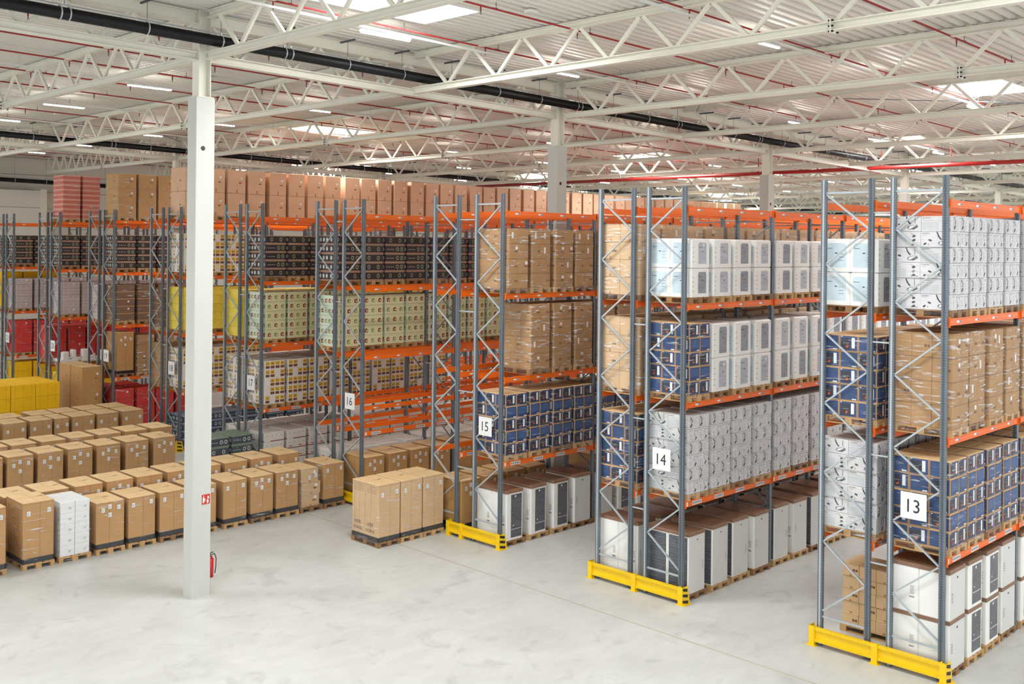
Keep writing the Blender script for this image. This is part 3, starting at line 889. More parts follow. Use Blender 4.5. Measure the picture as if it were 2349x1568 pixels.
PART = {'foam': 'foam_appliance', 'foam_dry': 'foam_appliance', 'fridge': 'fridge', 'fridge_ribbed': 'fridge', 'fridge_plain': 'fridge',
        'fridge_two': 'fridge', 'fridge_two_plain': 'fridge'}
def load(kind, x, y, z, label, group, detail=False, rotz=0.0, pal='wood', cat='pallet load'):
    K = KIND[kind]
    nm, cat = NAME[kind]
    r = thing(nm, label, cat, (x, y, z), rotz, group)
    obj('pallet', PAL[pal], r)
    nx, ny, nz = K['n']
    if detail or nx * ny * nz <= 4:
        for v, cx, cy, cz, w, d, h in layout(kind, int(x * 3) % 5): obj(PART.get(kind, 'carton'), carton_mesh(K['c'], w, d, h, v), r, (cx, cy, cz))
    else:
        s = int(abs(x) * 3) % 2
        if (kind, s) not in _stack:
            mb = MB()
            for v, cx, cy, cz, w, d, h in layout(kind, s): mb.add(carton_mb(K['c'], round(w, 3), round(d, 3), round(h, 3), v), cx, cy, cz)
            _stack[(kind, s)] = mb.mesh(kind + '_cartons')
        obj('cartons', _stack[(kind, s)], r)
    if K['film']:
        if ('film', kind) not in _stack:
            _stack[('film', kind)] = film_mesh(K['wd'][0] + .03, K['wd'][1] + .03, .05, .15 + nz * K['h'] + .004, .05, 'film' if 'kraft' in kind else 'film_clear')
        obj('stretch_film', _stack[('film', kind)], r)
    return r

# ---- tall single cartons standing on the floor ------------------------------
def floor_box_mesh(w, d, h, seed, tall_text=False, pale=False):
    mb = MB(); rnd = random.Random(seed)
    base = 'kraft_pale' if pale else 'kraft'
    x, y = w / 2, d / 2
    mb.cbox(-x, x, -y, y, 0, h, base, 'kraft_lit_top', c=.01)
    for s in 'FLRB':
        f = Face(mb, s, -x, x, -y, y, 0, h)
        q = .5 + rnd.uniform(-.05, .05)
        if s in 'FB': f.rect(f.w * q - .003, .1, f.w * q + .003, h - .02, 'seam')
        else:
            f.rect(.12, .0, .126, h, 'seam'); f.rect(f.w * .5, .0, f.w * .5 + .006, h, 'seam')
        f.rect(0, h - .05, f.w, h - .046, 'seam')
        if tall_text and s == 'L':
            f.rect(f.w * .28, 0, f.w * .285, h, 'seam'); f.rect(f.w * .72, 0, f.w * .725, h, 'seam')
            for k in range(4): f.rect(.08, h - .1 - .05 * k, f.w * .46, h - .092 - .05 * k, 'kraft_dark'); f.rect(f.w * .56, h - .1 - .05 * k, f.w * .94, h - .092 - .05 * k, 'kraft_dark')
            for u in (.06, f.w * .53):
                f.text('HIER', u + .07, .37, .095, 'print_dark', .26); f.text('VORNE', u, .2, .095, 'print_dark', .38)
    # flap seams and torn flaps on the lid
    zt = h + .001
    mb.face([(-x + .02, -.004, zt), (x - .02, -.004, zt), (x - .02, .004, zt), (-x + .02, .004, zt)], 'seam')
    mb.face([(-.004, -y + .02, zt), (.004, -y + .02, zt), (.004, y - .02, zt), (-.004, y - .02, zt)], 'tape')
    a = rnd.uniform(-.2, .2)
    mb.face([(a, -.02, zt + .001), (a + .16, .02, zt + .001), (a + .2, .06, zt + .001), (a + .06, .03, zt + .001)], 'seam')
    return mb
_fb = {}
def slabel_mesh():
    mb = MB(); mb.box(0, .085, -.003, 0, 0, .115, 'label_white')
    for k in range(4): mb.face([(.012, -.0042, .02 + .018 * k), (.055 + .01 * (k % 2), -.0042, .02 + .018 * k), (.055 + .01 * (k % 2), -.0042, .026 + .018 * k), (.012, -.0042, .026 + .018 * k)], 'print_grey')
    return mb.mesh('shipping_label')
SL = slabel_mesh()
def black_band(w, d):
    mb = MB(); mb.cbox(-w / 2 - .012, w / 2 + .012, -d / 2 - .012, d / 2 + .012, 0, .13, 'black_film', c=.02); return mb.mesh('black_film_band')
BAND = {}
def floor_box(x, y, h, label, group, seed, w=.74, d=1.1, labels=2, film=True, text=False, pale=False, z=0.0, nolab=False):
    """x, y = near left corner region centre; h total height"""
    r = thing('tall_carton_pallet', label, 'carton', (x, y, z), 0, group)
    p = obj('pallet', PAL['wood' if seed % 3 else 'wood_dark'], r)
    p.scale = (min(1.0, (w + .015) / .8), 1, 1)
    k = (round(w, 2), round(d, 2), round(h, 2), seed % 3, text, pale)
    if k not in _fb: _fb[k] = floor_box_mesh(w, d, h - .146, seed % 3, text, pale).mesh('tall_carton')
    obj('tall_carton', _fb[k], r, (0, 0, .146))
    if (w, d) not in BAND: BAND[(w, d)] = black_band(w, d)
    obj('black_film_band', BAND[(w, d)], r, (0, 0, .147))
    hh = h - .146
    if not nolab:
        spots = [(-w * .36, hh * .78), (w * .3, hh * .8)]
        if labels == 4: spots = [(-w * .3, hh * .78), (-.045, hh * .84), (w * .26, hh * .8), (-.04, hh * .66)]
        for u, v in spots: obj('shipping_label', SL, r, (u - .02, -d / 2 - .018, .146 + v))
    if film:
        kf = ('ff', w, d, round(h, 2))
        if kf not in _stack: _stack[kf] = film_mesh(w + .015, d + .015, .06, h + .003)
        obj('stretch_film', _stack[kf], r)
    return r

rnd = random.Random(5)
# row A: front row of the block, right of which the aisle begins
G = 'tall cartons in the front row on the floor'
rowA = [(-11.42, 1.63, 0), (-10.55, 1.63, 0), (-9.42, 1.63, 0), (-8.53, 0, 1), (-7.62, 1.33, 0), (-6.77, 1.33, 0), (-5.9, 1.33, 0), (-4.98, 1.33, 0), (-4.02, 1.33, 0), (-3.15, 1.33, 0), (-2.3, 1.33, 0), (-1.47, 0, 2), (-.64, 1.33, 0)]
names = {1: 'leftmost one, cut by the photo edge', 2: 'directly left of the white carton stack', 4: 'directly right of the white carton stack', 5: 'second right of the white stack',
         6: 'third right of the white stack', 7: 'mostly hidden by the concrete column', 8: 'directly right of the concrete column', 9: 'second right of the concrete column',
         10: 'third right of the concrete column', 12: 'rightmost in the front floor row'}
for i, (x, h, t) in enumerate(rowA):
    if i == 0: continue
    if t == 0:
        floor_box(x, 22.9, h, 'tall brown carton with black base band on pallet, ' + names[i], G, i, labels=4 if i in (4, 10, 9) else 2)
    elif t == 1:
        r = thing('carton_pallet', 'stack of plain white cartons on a pallet in the front floor row', 'pallet load', (x, 22.9, 0))
        obj('pallet', PAL['wood'], r)
        for k in range(5):
            for j in range(3):
                for q in range(2):
                    if q == 0 and j == 0: pass
                    mbk = ('wc', q, k % 2)
                    if mbk not in _stack:
                        wq = .36
                        mb = MB(); mb.cbox(-wq / 2, wq / 2, -.18, .18, 0, .268, 'label_white', c=.008)
                        for s in 'FL':
                            f = Face(mb, s, -wq / 2, wq / 2, -.18, .18, 0, .268)
                            for a in range(3): f.rect(.2 + .02 * a * (q), .08 + .02 * a, .27, .088 + .02 * a, 'print_grey')
                            f.rect(0, .13, f.w, .134, 'print_soft')
                        _stack[mbk] = mb.mesh('white_carton')
                    obj('white_carton', _stack[mbk], r, ((-.185, .185)[q] + (0 if k % 2 else -.0), -.38 + j * .38, .146 + k * .27))
        kf = 'wfilm'; _stack[kf] = film_mesh(.79, 1.16, .05, 1.0, .04); obj('stretch_film', _stack[kf], r)
    else:
        r = thing('carton_pallet', 'narrow uneven pale kraft carton stack in film near row end', 'pallet load', (x, 22.9, 0))
        obj('pallet', PAL['wood_dark'], r)
        for k, (w, dx) in enumerate(((.62, 0), (.66, .02), (.6, -.03))):
            hh = (.36, .36, .42)[k]
            mb = carton('kraft_pale', w, 1.05, hh - .004, 4); obj('carton', mb.mesh('kraft_carton'), r, (dx, 0, .146 + (0, .36, .72)[k]))
        obj('shipping_label', SL, r, (-.1, -.545, .95)); obj('shipping_label', SL, r, (.12, -.545, 1.0))
        obj('stretch_film', film_mesh(.7, 1.1, .05, 1.3), r)
def floor_row(y, xs, h, nm, labels, w=.74):
    for i, x in enumerate(xs):
        floor_box(x, y, h, 'tall brown carton with black base band on pallet, %s floor row, %s from left' % (nm, ORD[i]), 'tall cartons in the %s floor row' % nm,
                  i + int(y), labels=labels if rnd.random() < .8 else 2, w=w)
floor_row(24.13, [-10.3, -9.43, -8.55, -7.65, -6.8, -5.95, -5.05, -4.15, -3.27, -2.4, -1.45], 1.56, 'second', 4)
floor_row(28.68, [-8.62, -7.75, -6.87, -5.97, -5.08, -4.15, -3.22], 1.66, 'third', 4)
floor_row(29.92, [-8.9, -8.05, -7.2, -6.3, -5.4, -4.5, -3.6, -2.7], 1.76, 'fourth', 4)
for i, (x, w) in enumerate(((-7.0, .74), (-5.93, .76), (-5.04, .74), (-4.33, .5), (-3.55, .8), (-2.65, .78), (-1.7, .8))):
    floor_box(x, 34.2, 1.72, 'tall brown carton on pallet, fifth floor row, %s from left' % ORD[i], 'tall cartons in the fifth floor row', i, w=w, labels=2)
for i, x in enumerate((-6.6, -5.6, -4.5, -3.6, -2.65, -1.7)):
    floor_box(x, 35.45, 1.72, 'tall brown carton on pallet, rear floor row, %s from left' % ORD[i], 'tall cartons in the rear floor row', i, w=.8, labels=2, film=False)
# dark green crates left of rack 17
for i, x in enumerate((-1.5, -.62)):
    load('green_crate', x, 28.3, 0, 'dark green drink carton pallet on floor beside rack seventeen, %s one' % ('left', 'right')[i], 'green drink cartons beside rack seventeen', True)
# yellow block and tall brown pair in front of rack 19
for i, (x, w) in enumerate(((-5.55, 0), (-4.55, 0), (-3.3 + -.28, 0), (-2.62, 0))):
    for j in range(2):
        load('yellow_tall', x, 39.95 + 1.22 * j, 0, 'tall yellow carton block on floor left of rack nineteen, %s from left, %s row' % (ORD[i], ('near', 'back')[j]), 'yellow carton blocks on the floor')
for j in range(2):
    r = thing('carton_pallet', 'very tall brown carton stack right of the yellow cartons, %s one' % ('near', 'back')[j], 'pallet load', (-.77, 40.0 + 1.22 * j, 0))
    obj('pallet', PAL['wood'], r)
    for k in range(3): obj('carton', carton_mesh('kraft', .86, 1.16, .872, 4 if k else 2), r, (0, 0, .146 + k * .875))
# the three tall cartons in front of the barrier of rack 15
for i, x in enumerate((-2.02, -1.24, -.46)):
    floor_box(x, 18.5, 1.66, 'tall pale carton with grey base film beside yellow barrier, %s of three' % ('left', 'middle', 'right')[i], 'three tall cartons beside rack fifteen', i + 30,
              w=.73, d=1.14, text=(i == 0), pale=True, labels=2)

# ------------------------------------------------------------------ racks
BAY = 3.7532
LEV = [2.27, 4.5, 6.73, 8.94]
POSTW, POSTD = .1, .085
def upright_mesh(h, flip=1):
    """perforated C section; local origin at post centre on the floor"""
    mb = MB(); x, y = POSTD / 2, POSTW / 2
    t = .006
    mb.box(-x, -x + t, -y, y, 0, h, 'galvanised')           # web towards the aisle end
    mb.box(-x + t, x, -y, -y + t, 0, h, 'galvanised'); mb.box(-x + t, x, y - t, y, 0, h, 'galvanised')
    mb.box(x - t, x, -y + t, -y + .03, 0, h, 'galvanised'); mb.box(x - t, x, y - .03, y - t, 0, h, 'galvanised')
    mb.box(-x - .002, -x, -.018, .018, 0, h, 'galvanised_bright' if flip > 0 else 'galvanised_dark')
    n = int(h / .05)
    for k in range(n):
        z = .04 + k * .05
        if z + .02 > h: break
        for yy in (-.034, .026):
            mb.face([(-x - .0015, yy + .008, z), (-x - .0015, yy, z), (-x - .0015, yy, z + .022), (-x - .0015, yy + .008, z + .022)], 'hole')
        mb.face([(-.006, -y - .0015, z), (.004, -y - .0015, z), (.004, -y - .0015, z + .02), (-.006, -y - .0015, z + .02)], 'hole')
    mb.box(-.07, .07, -.07, .07, 0, .008, 'galvanised')
    return mb.mesh('upright')
UP_A = upright_mesh(9.4, 1); UP_B = upright_mesh(9.4, -1)
def brace_nodes(h, phase):
    zs = []; z = h - .3; side = phase
    while z > .35:
        zs.append((z, side)); z -= .7; side = 1 - side
    return zs
def inner_frame_mesh(h, phase):
    mb = MB()
    for y in (0, 1.0):
        x = POSTD / 2
        mb.box(-x, x, y - .05, y + .05, 0, h, 'galvanised'); mb.box(-x - .002, -x, y - .018, y + .018, 0, h, 'galvanised_dark')
        n = int(h / .1)
        for k in range(n):
            for yy in (-.034, .026): mb.face([(-x - .0035, y + yy + .008, .05 + k * .1), (-x - .0035, y + yy, .05 + k * .1), (-x - .0035, y + yy, .08 + k * .1), (-x - .0035, y + yy + .008, .08 + k * .1)], 'hole')
        mb.box(-.07, .07, y - .07, y + .07, 0, .008, 'galvanised')
    nd = brace_nodes(h, phase)
    for (za, sa), (zc, sb) in zip(nd, nd[1:]):
        mb.bar((0, .05 if sa == 0 else .95, za), (0, .05 if sb == 0 else .95, zc), .03, .035, 'galvanised', (1, 0, 0))
    mb.bar((0, .05, h - .22), (0, .95, h - .22), .03, .03, 'galvanised')
    return mb.mesh('upright_frame')
FR = {0: inner_frame_mesh(8.9, 0), 1: inner_frame_mesh(8.9, 1)}
def beam_mesh(face, small):
    """box beam, local origin at its left end, top at z = 0; face -1: labels look to -y"""
    mb = MB(); L = BAY - POSTD - .004; H = .135
    mb.box(.0, L, -.025, .025, -H, 0, 'orange')
    s = face
    y = .0265 * s
    def q(x0, x1, z0, z1, m, e=.0):
        yy = y + e * s
        p = [(x0, yy, z0), (x1, yy, z0), (x1, yy, z1), (x0, yy, z1)]
        mb.face(p if s < 0 else p[::-1], m)
    q(0, L, -.034, -.028, 'orange_groove'); q(0, L, -.108, -.102, 'orange_groove')
    for x in (0, L - .006): mb.box(x, x + .006, -.05 if s < 0 else -.02, .02 if s < 0 else .05, -H - .03, .03, 'orange')
    for k in range(4):
        c = .47 + k * .9
        if small: q(c - .12, c + .08, -.092, -.05, 'label_white', .001); q(c - .0, c + .075, -.088, -.054, 'print_grey', .002)
        else:
            q(c - .2, c + .17, -.118, -.032, 'label_white', .001)
            for j in range(5): q(c - .18 + .068 * j, c - .135 + .068 * j, -.1, -.05, 'print_grey', .002)
    if not small: q(.03, .1, -.12, -.02, 'label_white', .001)
    return mb.mesh('beam')
BM = {(s, k): beam_mesh(s, k) for s in (-1, 1) for k in (True, False)}
def plain_beam_mb():
    mb = MB(); mb.box(0, BAY - POSTD - .004, -.025, .025, -.135, 0, 'orange'); return mb

def barrier(k, Y, g):
    """yellow end barrier, along y"""
    L = 2 + g + .3 if k != 15 else 2.08; y0 = Y - .15
    r = thing('rack_barrier', 'yellow steel barrier with black-striped end at the foot of rack %s' % NUM[k], 'barrier', (-.078, y0, 0))
    mb = MB()
    mb.box(-.05, -.035, .06, L - .06, .1, .36, 'yellow_paint')                         # web
    mb.box(-.09, -.05, .06, L - .06, .32, .37, 'yellow_paint'); mb.box(-.09, -.05, .06, L - .06, .09, .14, 'yellow_paint')
    mb.box(-.035, .0, .06, L - .06, .34, .37, 'yellow_paint')
    n = int(L / .06)
    for j in range(n):
        for z in (.115, .345):
            mb.face([(-.0915, .1 + j * .06 + .012, z - .006), (-.0915, .1 + j * .06, z - .006), (-.0915, .1 + j * .06, z + .006), (-.0915, .1 + j * .06 + .012, z + .006)], 'yellow_dark')
    obj('rail', mb.mesh('barrier_rail'), r)
    for yc in ((.05, L / 2, L - .05) if k != 15 else (.05, 1.5, L - .05)):
        mb = MB(); mb.box(-.105, -.092, yc - .06, yc + .06, 0, .4, 'yellow_paint'); mb.box(-.092, .0, yc - .06, yc - .048, 0, .4, 'yellow_paint'); mb.box(-.092, 0, yc + .048, yc + .06, 0, .4, 'yellow_paint')
        mb.box(-.13, -.0, yc - .1, yc + .1, 0, .012, 'yellow_paint')
        obj('post', mb.mesh('barrier_post'), r)
    for side in (0, 1):
        yc = -.012 if side == 0 else L + .002
        mb = MB()
        mb.v = []; 
        pts = [(-.1, 0), (.2, 0), (.12, .4), (-.1, .4)]
        b = 0
        for yy in (yc, yc + .01): mb.v += [(px, yy, pz) for px, pz in pts]
        i = mb.mi('yellow_paint')
        for f in ((0, 1, 2, 3), (7, 6, 5, 4), (0, 4, 5, 1), (1, 5, 6, 2), (2, 6, 7, 3), (3, 7, 4, 0)): mb.f.append(f); mb.m.append(i)
        ye = yc - .0015 if side == 0 else yc + .0115
        for z in (.02, .16, .29):
            p = [(-.08, ye, z + .09), (-.08, ye, z + .03), (.13 - z * .12, ye, z - .02 if z > .03 else .0), (.14 - z * .12, ye, z + .05)]
            mb.face(p if side == 0 else p[::-1], 'stripe_black')
        mb.box(-.12, .2, yc - (.06 if side == 0 else 0), yc + (.01 if side == 0 else .07), 0, .008, 'yellow_paint')
        obj('corner_guard', mb.mesh('corner_guard'), r)

def digits_mesh(t):
    mb = MB(); vs, fs, wd = text_polys(t)
    h = .25; kx = .25 * .92; i = mb.mi('sign_digit')
    for x, y in vs: mb.v.append((0, (wd / 2 - x) * kx, (y - .5) * h))
    for f in fs: mb.f.append(tuple(f)); mb.m.append(i)
    return mb.mesh('digits')

NUM = {13: 'thirteen', 14: 'fourteen', 15: 'fifteen', 16: 'sixteen', 17: 'seventeen', 18: 'eighteen', 19: 'nineteen', 20: 'twenty', 21: 'twenty-one'}
SIDE = ['front row', 'rear row']
LVN = ['floor level', 'first beams', 'second beams', 'third beams', 'top beams']
RACKS = {13: (4.10, .445), 14: (9.96, .445), 15: (15.78, .715), 16: (21.83, .445), 17: (27.56, .445), 18: (33.34, .445), 19: (39.16, .445), 20: (44.87, .445), 21: (50.6, .445)}
NB = {13: 3, 14: 7, 15: 8, 16: 8, 17: 9, 18: 12, 19: 6, 20: 5, 21: 4}
RACK_LOOK = {13: 'nearest galvanised and orange pallet rack with number sign thirteen', 14: 'galvanised and orange pallet rack with number sign fourteen',
             15: 'galvanised and orange pallet rack with number sign fifteen', 16: 'galvanised and orange pallet rack with number sign sixteen',
             17: 'galvanised and orange pallet rack with number sign seventeen', 18: 'galvanised and orange pallet rack with sign eighteen beside the column',
             19: 'distant galvanised and orange pallet rack with number sign nineteen', 20: 'distant galvanised and orange pallet rack with number sign twenty',
             21: 'leftmost distant galvanised and orange pallet rack'}
def rack(k):
    Y, g = RACKS[k]; nb = NB[k]
    r = thing('pallet_rack', RACK_LOOK[k], 'rack', (0, Y, 0), group='numbered pallet racks')
    rows = (0.0, 1.0 + g)
    for ri, y0 in enumerate(rows):
        # end frame with its own uprights and braces
        e = obj('end_frame', None, r, (0, y0, 0))
        obj('upright', UP_B, e, (0, 0, 0)); obj('upright', UP_A, e, (0, 1.0, 0))
        nd = brace_nodes(9.4, ri)
        nd = [(z, s) for z, s in nd]
        for (za, sa), (zc, sb) in zip(nd, nd[1:]):
            mb = MB(); mb.bar((0, .05 if sa == 0 else .95, za), (0, .05 if sb == 0 else .95, zc), .032, .04, 'galvanised_bright', (1, 0, 0))
            obj('diagonal_brace', mb.mesh('diagonal_brace'), e)
        mb = MB(); mb.bar((0, .05, 9.13), (0, .95, 9.13), .032, .04, 'galvanised_bright'); obj('cross_brace', mb.mesh('cross_brace'), e)
        z, s = nd[-1]
        mb = MB(); mb.bar((0, .05, z - .12), (0, .95, z - .12), .032, .04, 'galvanised_bright'); obj('cross_brace', mb.mesh('cross_brace'), e)
        for b in range(1, nb + 1): obj('upright_frame', FR[ri], r, (b * BAY, y0, 0))
    # spacers between the two rows
    for x in (0, BAY, 2 * BAY):
        for z in (1.9, 4.0, 6.2, 8.72):
            mb = MB(); mb.bar((0, 1.05, 0), (0, 1.0 + g - .05, 0), .03, .03, 'galvanised_bright'); obj('row_spacer', mb.mesh('row_spacer'), r, (x, 0, z))
    rest = MB(); nr = 0
    for b in range(nb):
        x = b * BAY + POSTD / 2 + .002
        for ri, y0 in enumerate(rows):
            levs = list(LEV)
            if k == 16 and b < 3: levs = [2.27, 3.05, 4.6, 6.7, 8.94]
            if k == 17: levs = [2.3, 4.55, 6.7, 8.94]
            for li, z in enumerate(levs):
                small = li > 0
                for s in (-1, 1):
                    yb = y0 + (-.04 if s < 0 else 1.04)
                    if b < 4 and not (ri == 1 and s > 0 and b > 1) and not (k > 18 and b > 1) and not (ri == 1 and b > 2) and not (s > 0 and b > 1):
                        obj('beam', BM[(s, small)], r, (x, yb, z)); nr += 1
                    else:
                        rest.add(PB, x, yb, z)
    if rest.v:
        o = obj('beam', rest.mesh('far_beams'), r); o['kind'] = 'stuff'
    # number sign
    s = obj('number_sign', SIGN, r, (-.075, .52, 3.16))
    if k != 21 or True: obj('digits', digits_mesh(str(k)), s, (-.0085, 0, 0))
    if k < 19: barrier(k, Y, g)
PB = plain_beam_mb()
mb = MB(); mb.box(-.006, .0, -.25, .25, -.25, .25, 'sign_white'); mb.box(0, .03, -.2, -.17, -.02, .02, 'galvanised'); SIGN = mb.mesh('number_sign')
for k in RACKS: rack(k)

# ------------------------------------------------------------------ loads on the racks
OFF = [.50, 1.42, 2.33, 3.25]
HIDDEN = set('''13.0.0.5 13.0.0.6 13.0.0.7 13.0.1.7 13.0.2.7 13.0.3.5 13.0.3.6 13.0.3.7 13.1.0.5 13.1.1.4 13.1.3.1 13.1.3.2 13.1.3.3 13.1.3.4 14.0.0.9 14.0.0.10 14.0.0.11 14.0.0.12 14.0.0.13 14.0.1.10 14.0.1.11 14.0.1.12 14.0.1.13 14.0.1.14 14.0.1.15 14.0.1.16 14.0.1.17 14.0.3.7 14.0.3.8 14.0.3.9 14.0.3.10 14.0.3.11 14.0.3.12 14.0.3.13 14.0.3.14 14.0.3.15 14.0.3.16 14.0.3.17 14.0.3.18 14.0.3.19 14.0.3.20 14.0.3.21 14.0.3.22 14.0.3.23 14.1.1.4 15.0.0.8 15.0.1.7 15.0.3.5 15.0.3.6 15.1.0.7 15.1.0.8 15.1.0.9 16.1.0.8 16.1.3.7 17.0.3.4 17.1.1.5 17.1.1.6 17.1.2.5 18.1.2.1 18.1.2.2 19.0.3.3 19.0.3.4 19.0.4.3 19.1.2.1 20.0.0.1 20.0.3.3 20.0.3.4 20.0.3.5 21.0.0.3 21.0.3.2 21.0.3.3 21.0.3.4 21.1.3.1'''.split())
def slots(k, ri, li, kinds, start=0, end=None, detail=0, skip=(), z=None, lift=0.0):
    """kinds: list of kind per slot (last repeats) from the rack end"""
    Y, g = RACKS[k]
    y = Y + .5 + (1.0 + g) * ri
    end = NB[k] * 4 if end is None else end
    zz = 0 if li == 0 else (LEV[li - 1] if z is None else z) + .001
    rnd = random.Random(k * 100 + ri * 10 + li)
    for n in range(start, end):
        if n in skip or '%d.%d.%d.%d' % (k, ri, li, n) in HIDDEN: continue
        kd = kinds[min(n, len(kinds) - 1)] if isinstance(kinds, list) else kinds
        if kd is None: continue
        x = (n // 4) * BAY + OFF[n % 4] + rnd.uniform(-.015, .015)
        W = KIND[kd]['words'] if kd in KIND else 'tall brown carton pallet'
        lab = '%s, rack %s %s, %s, %s from end' % (W, NUM[k], SIDE[ri], LVN[li], ORD[n])
        grp = 'pallets on rack %d, %s, %s' % (k, SIDE[ri], LVN[li])
        yy = y + rnd.uniform(-.02, .02)
        if kd == 'tallbox': floor_box(x, yy, 1.47 if k != 19 else 1.9, lab, grp, n, labels=4, film=False, z=zz)
        else: load(kd, x, yy, zz, lab, grp, rotz=rnd.uniform(-.022, .022), detail=n < detail, pal='wood' if (n + li) % 3 else 'wood_dark')
# rack 13
slots(13, 0, 0, ['fridge_two_plain', 'fridge_two', 'fridge_two', 'fridge_two_plain', 'fridge_two'], 0, 8)
slots(13, 0, 1, 'blue', 0, 8, detail=4)
slots(13, 0, 2, ['kraft_tall'], 0, 8, detail=4)
slots(13, 0, 3, 'vac', 0, 8, detail=4)
slots(13, 1, 0, [None, 'mixed', None, None, 'kraft'], 0, 6, detail=3)
slots(13, 1, 1, 'vac', 0, 5, detail=1)
slots(13, 1, 2, 'blue', 0, 5, detail=1)
slots(13, 1, 3, 'foam', 0, 5)
# rack 14
slots(14, 0, 0, ['fridge_ribbed', 'fridge_ribbed', 'fridge_ribbed', 'fridge_plain', 'fridge_ribbed', 'fridge_plain', 'fridge_ribbed', 'fridge_plain'], 0, 14)
slots(14, 0, 1, 'vac', 0, 18, detail=4)
slots(14, 0, 2, ['blue', 'foam_dry'], 0, 16, detail=1)
slots(14, 0, 3, 'foam', 0, 24)
slots(14, 1, 0, ['fridge_plain', 'fridge_plain', 'fridge_ribbed'], 0, 10)
slots(14, 1, 1, 'blue', 0, 5, detail=1)
slots(14, 1, 2, 'kraft_pale', 0, 9, detail=1)
slots(14, 1, 3, 'kraft_pale', 0, 14, detail=1)
# rack 15
slots(15, 0, 0, ['fridge', 'fridge', 'fridge', 'fridge_plain', 'fridge_plain', 'fridge'], 0, 9)
slots(15, 0, 1, 'blue', 0, 8, detail=4)
slots(15, 0, 2, [None, 'kraft_tall'], 0, 7, detail=4)
slots(15, 0, 3, 'kraft', 0, 7, detail=4)
slots(15, 1, 0, 'tallbox', 0, 10, skip=(4, 5))
# rack 16
slots(16, 0, 0, 'tallbox', 0, 10)
slots(16, 1, 0, 'wine', 0, 9)
slots(16, 1, 2, 'cream', 0, 8, z=4.6)
slots(16, 1, 3, 'crate', 0, 8, z=6.7)
# rack 17
slots(17, 0, 0, 'wine', 0, 12)
slots(17, 0, 1, 'snack', 0, 9, z=2.3)
slots(17, 0, 2, 'cream', 0, 5, z=4.55)
slots(17, 0, 3, 'crate', 0, 5, z=6.7)
slots(17, 1, 0, 'wine', 0, 5)
slots(17, 1, 1, 'snack', 0, 7, z=2.3)
slots(17, 1, 2, 'lemon', 0, 9, z=4.55)
# rack 18
slots(18, 0, 0, 'navy_crate', 0, 6)
slots(18, 0, 1, 'snack', 0, 4)
slots(18, 0, 2, 'lemon', 0, 4)
slots(18, 0, 3, 'snack', 0, 4)
slots(18, 0, 4, 'peach', 0, 42)
slots(18, 1, 1, 'kraft', 0, 3)
slots(18, 1, 2, 'brown_crate', 0, 3)
# rack 19
slots(19, 0, 0, 'red', 0, 4)
slots(19, 0, 1, ['tallbox', 'kraft'], 0, 3)
slots(19, 0, 2, 'brown_crate', 0, 4)
slots(19, 0, 3, 'crate', 0, 5)
slots(19, 0, 4, 'brown_top', 0, 4)
slots(19, 1, 0, 'red', 0, 2)
slots(19, 1, 2, 'lilac', 0, 2)
# rack 20
slots(20, 0, 0, 'yellow', 0, 3)
slots(20, 0, 1, [None, None, None, 'red'], 0, 5)
slots(20, 0, 2, 'lilac', 0, 6)
slots(20, 0, 3, 'crate', 0, 6)
slots(20, 0, 4, 'pink', 0, 2)
slots(20, 1, 3, 'crate', 0, 2)
slots(20, 1, 1, 'red', 0, 4)
# rack 21
slots(21, 0, 0, 'yellow', 0, 4)
slots(21, 0, 1, 'red', 0, 5)
slots(21, 0, 2, 'lilac', 0, 5)
slots(21, 0, 3, 'crate', 0, 5)
slots(21, 1, 2, 'yellow', 0, 3)
slots(21, 1, 3, 'crate', 0, 2)

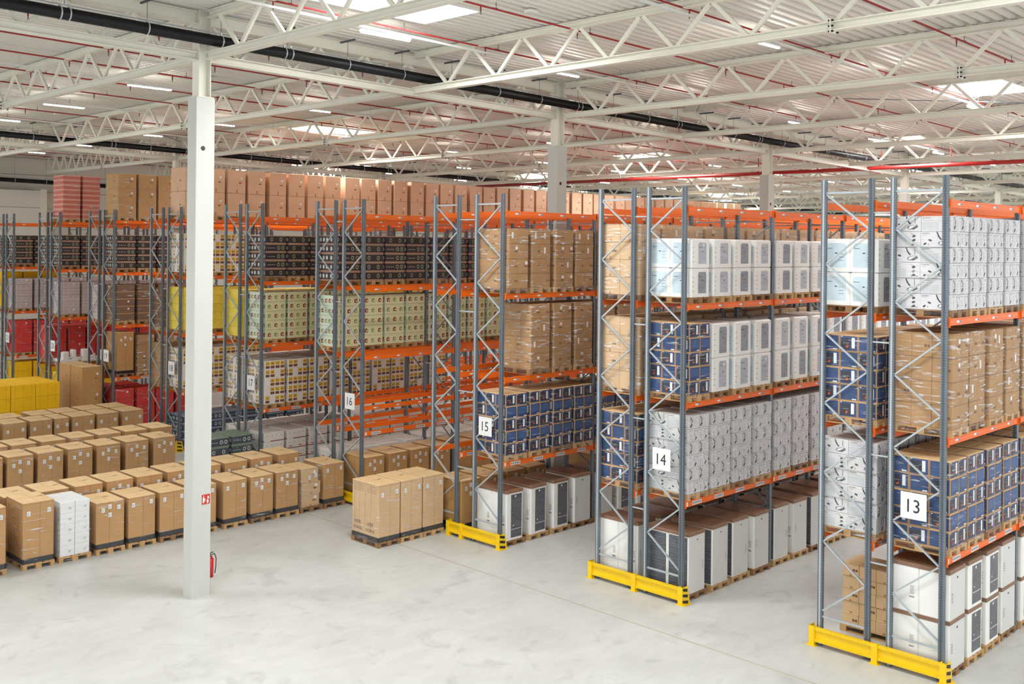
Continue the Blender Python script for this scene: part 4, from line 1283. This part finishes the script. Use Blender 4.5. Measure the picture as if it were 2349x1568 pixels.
# low pallets of white foam offcuts on rack twenty
for n in range(3):
    r = thing('foam_pallet', 'low film-covered pallet of white foam blocks, rack twenty first beams, %s from end' % ORD[n], 'foam', (OFF[n], 45.37, LEV[0] + .001))
    obj('pallet', PAL['wood'], r)
    mb = MB(); mb.cbox(-.38, .38, -.58, .58, .146, .26, 'foam', c=.03); obj('foam_slab', mb.mesh('foam_slab'), r)
    for q, (a, b) in enumerate(((-.3, -.02), (.12, .32))[:2 - n % 2]):
        mb = MB(); mb.cbox(a, b, -.5, -.2, .262, .62 + .08 * ((n + q) % 2), 'foam', c=.03)
        obj('foam_block', mb.mesh('foam_block'), r)
    mb = MB(); mb.bar((-.1, -.45, .3), (.3, -.5, .45), .06, .05, 'foam'); obj('foam_strip', mb.mesh('foam_strip'), r)

# ------------------------------------------------------------------ column fittings
r = thing('fire_sign', 'small red fire extinguisher sign on the lone concrete column', 'sign', (-7.62, 17.87 - .2, 2.2))
mb = MB(); mb.box(-.0, .2, -.006, -.001, -.11, .11, 'sign_red'); obj('plate', mb.mesh('fire_plate'), r)
mb = MB()
def wf(pts): mb.face([(x, -.0075, z) for x, z in pts], 'label_white')
wf([(.02, -.08), (.05, -.08), (.05, .05), (.02, .05)]); wf([(.055, -.05), (.08, -.05), (.08, .03), (.055, .03)]); wf([(.03, .055), (.045, .055), (.06, .09), (.04, .09)])
wf([(.12, -.09), (.15, -.09), (.17, -.05), (.15, -.01), (.18, .03), (.155, .08), (.13, .05), (.145, .02), (.12, -.02)])
obj('pictogram', mb.mesh('pictogram'), r)
r = thing('fire_extinguisher', 'red fire extinguisher hung low on the right side of the column', 'fire extinguisher', (-7.62 + .23 + .085, 17.87 - .04, .36))
mb = MB(); mb.tube((0, 0, 0), (0, 0, .42), .075, 'extinguisher_red', 20); mb.tube((0, 0, .42), (0, 0, .47), .05, 'extinguisher_red', 20); obj('cylinder', mb.mesh('extinguisher_body', True), r)
mb = MB(); mb.tube((0, 0, .47), (0, 0, .52), .02, 'stripe_black', 10); mb.bar((-.03, 0, .53), (.07, 0, .56), .02, .015, 'stripe_black'); obj('valve', mb.mesh('extinguisher_valve'), r)
mb = MB(); pts = [(.02, -.02, .5), (.08, -.04, .53), (.115, -.06, .42), (.11, -.06, .25), (.085, -.06, .08)]
for a, b in zip(pts, pts[1:]): mb.tube(a, b, .011, 'stripe_black', 8)
obj('hose', mb.mesh('extinguisher_hose'), r)
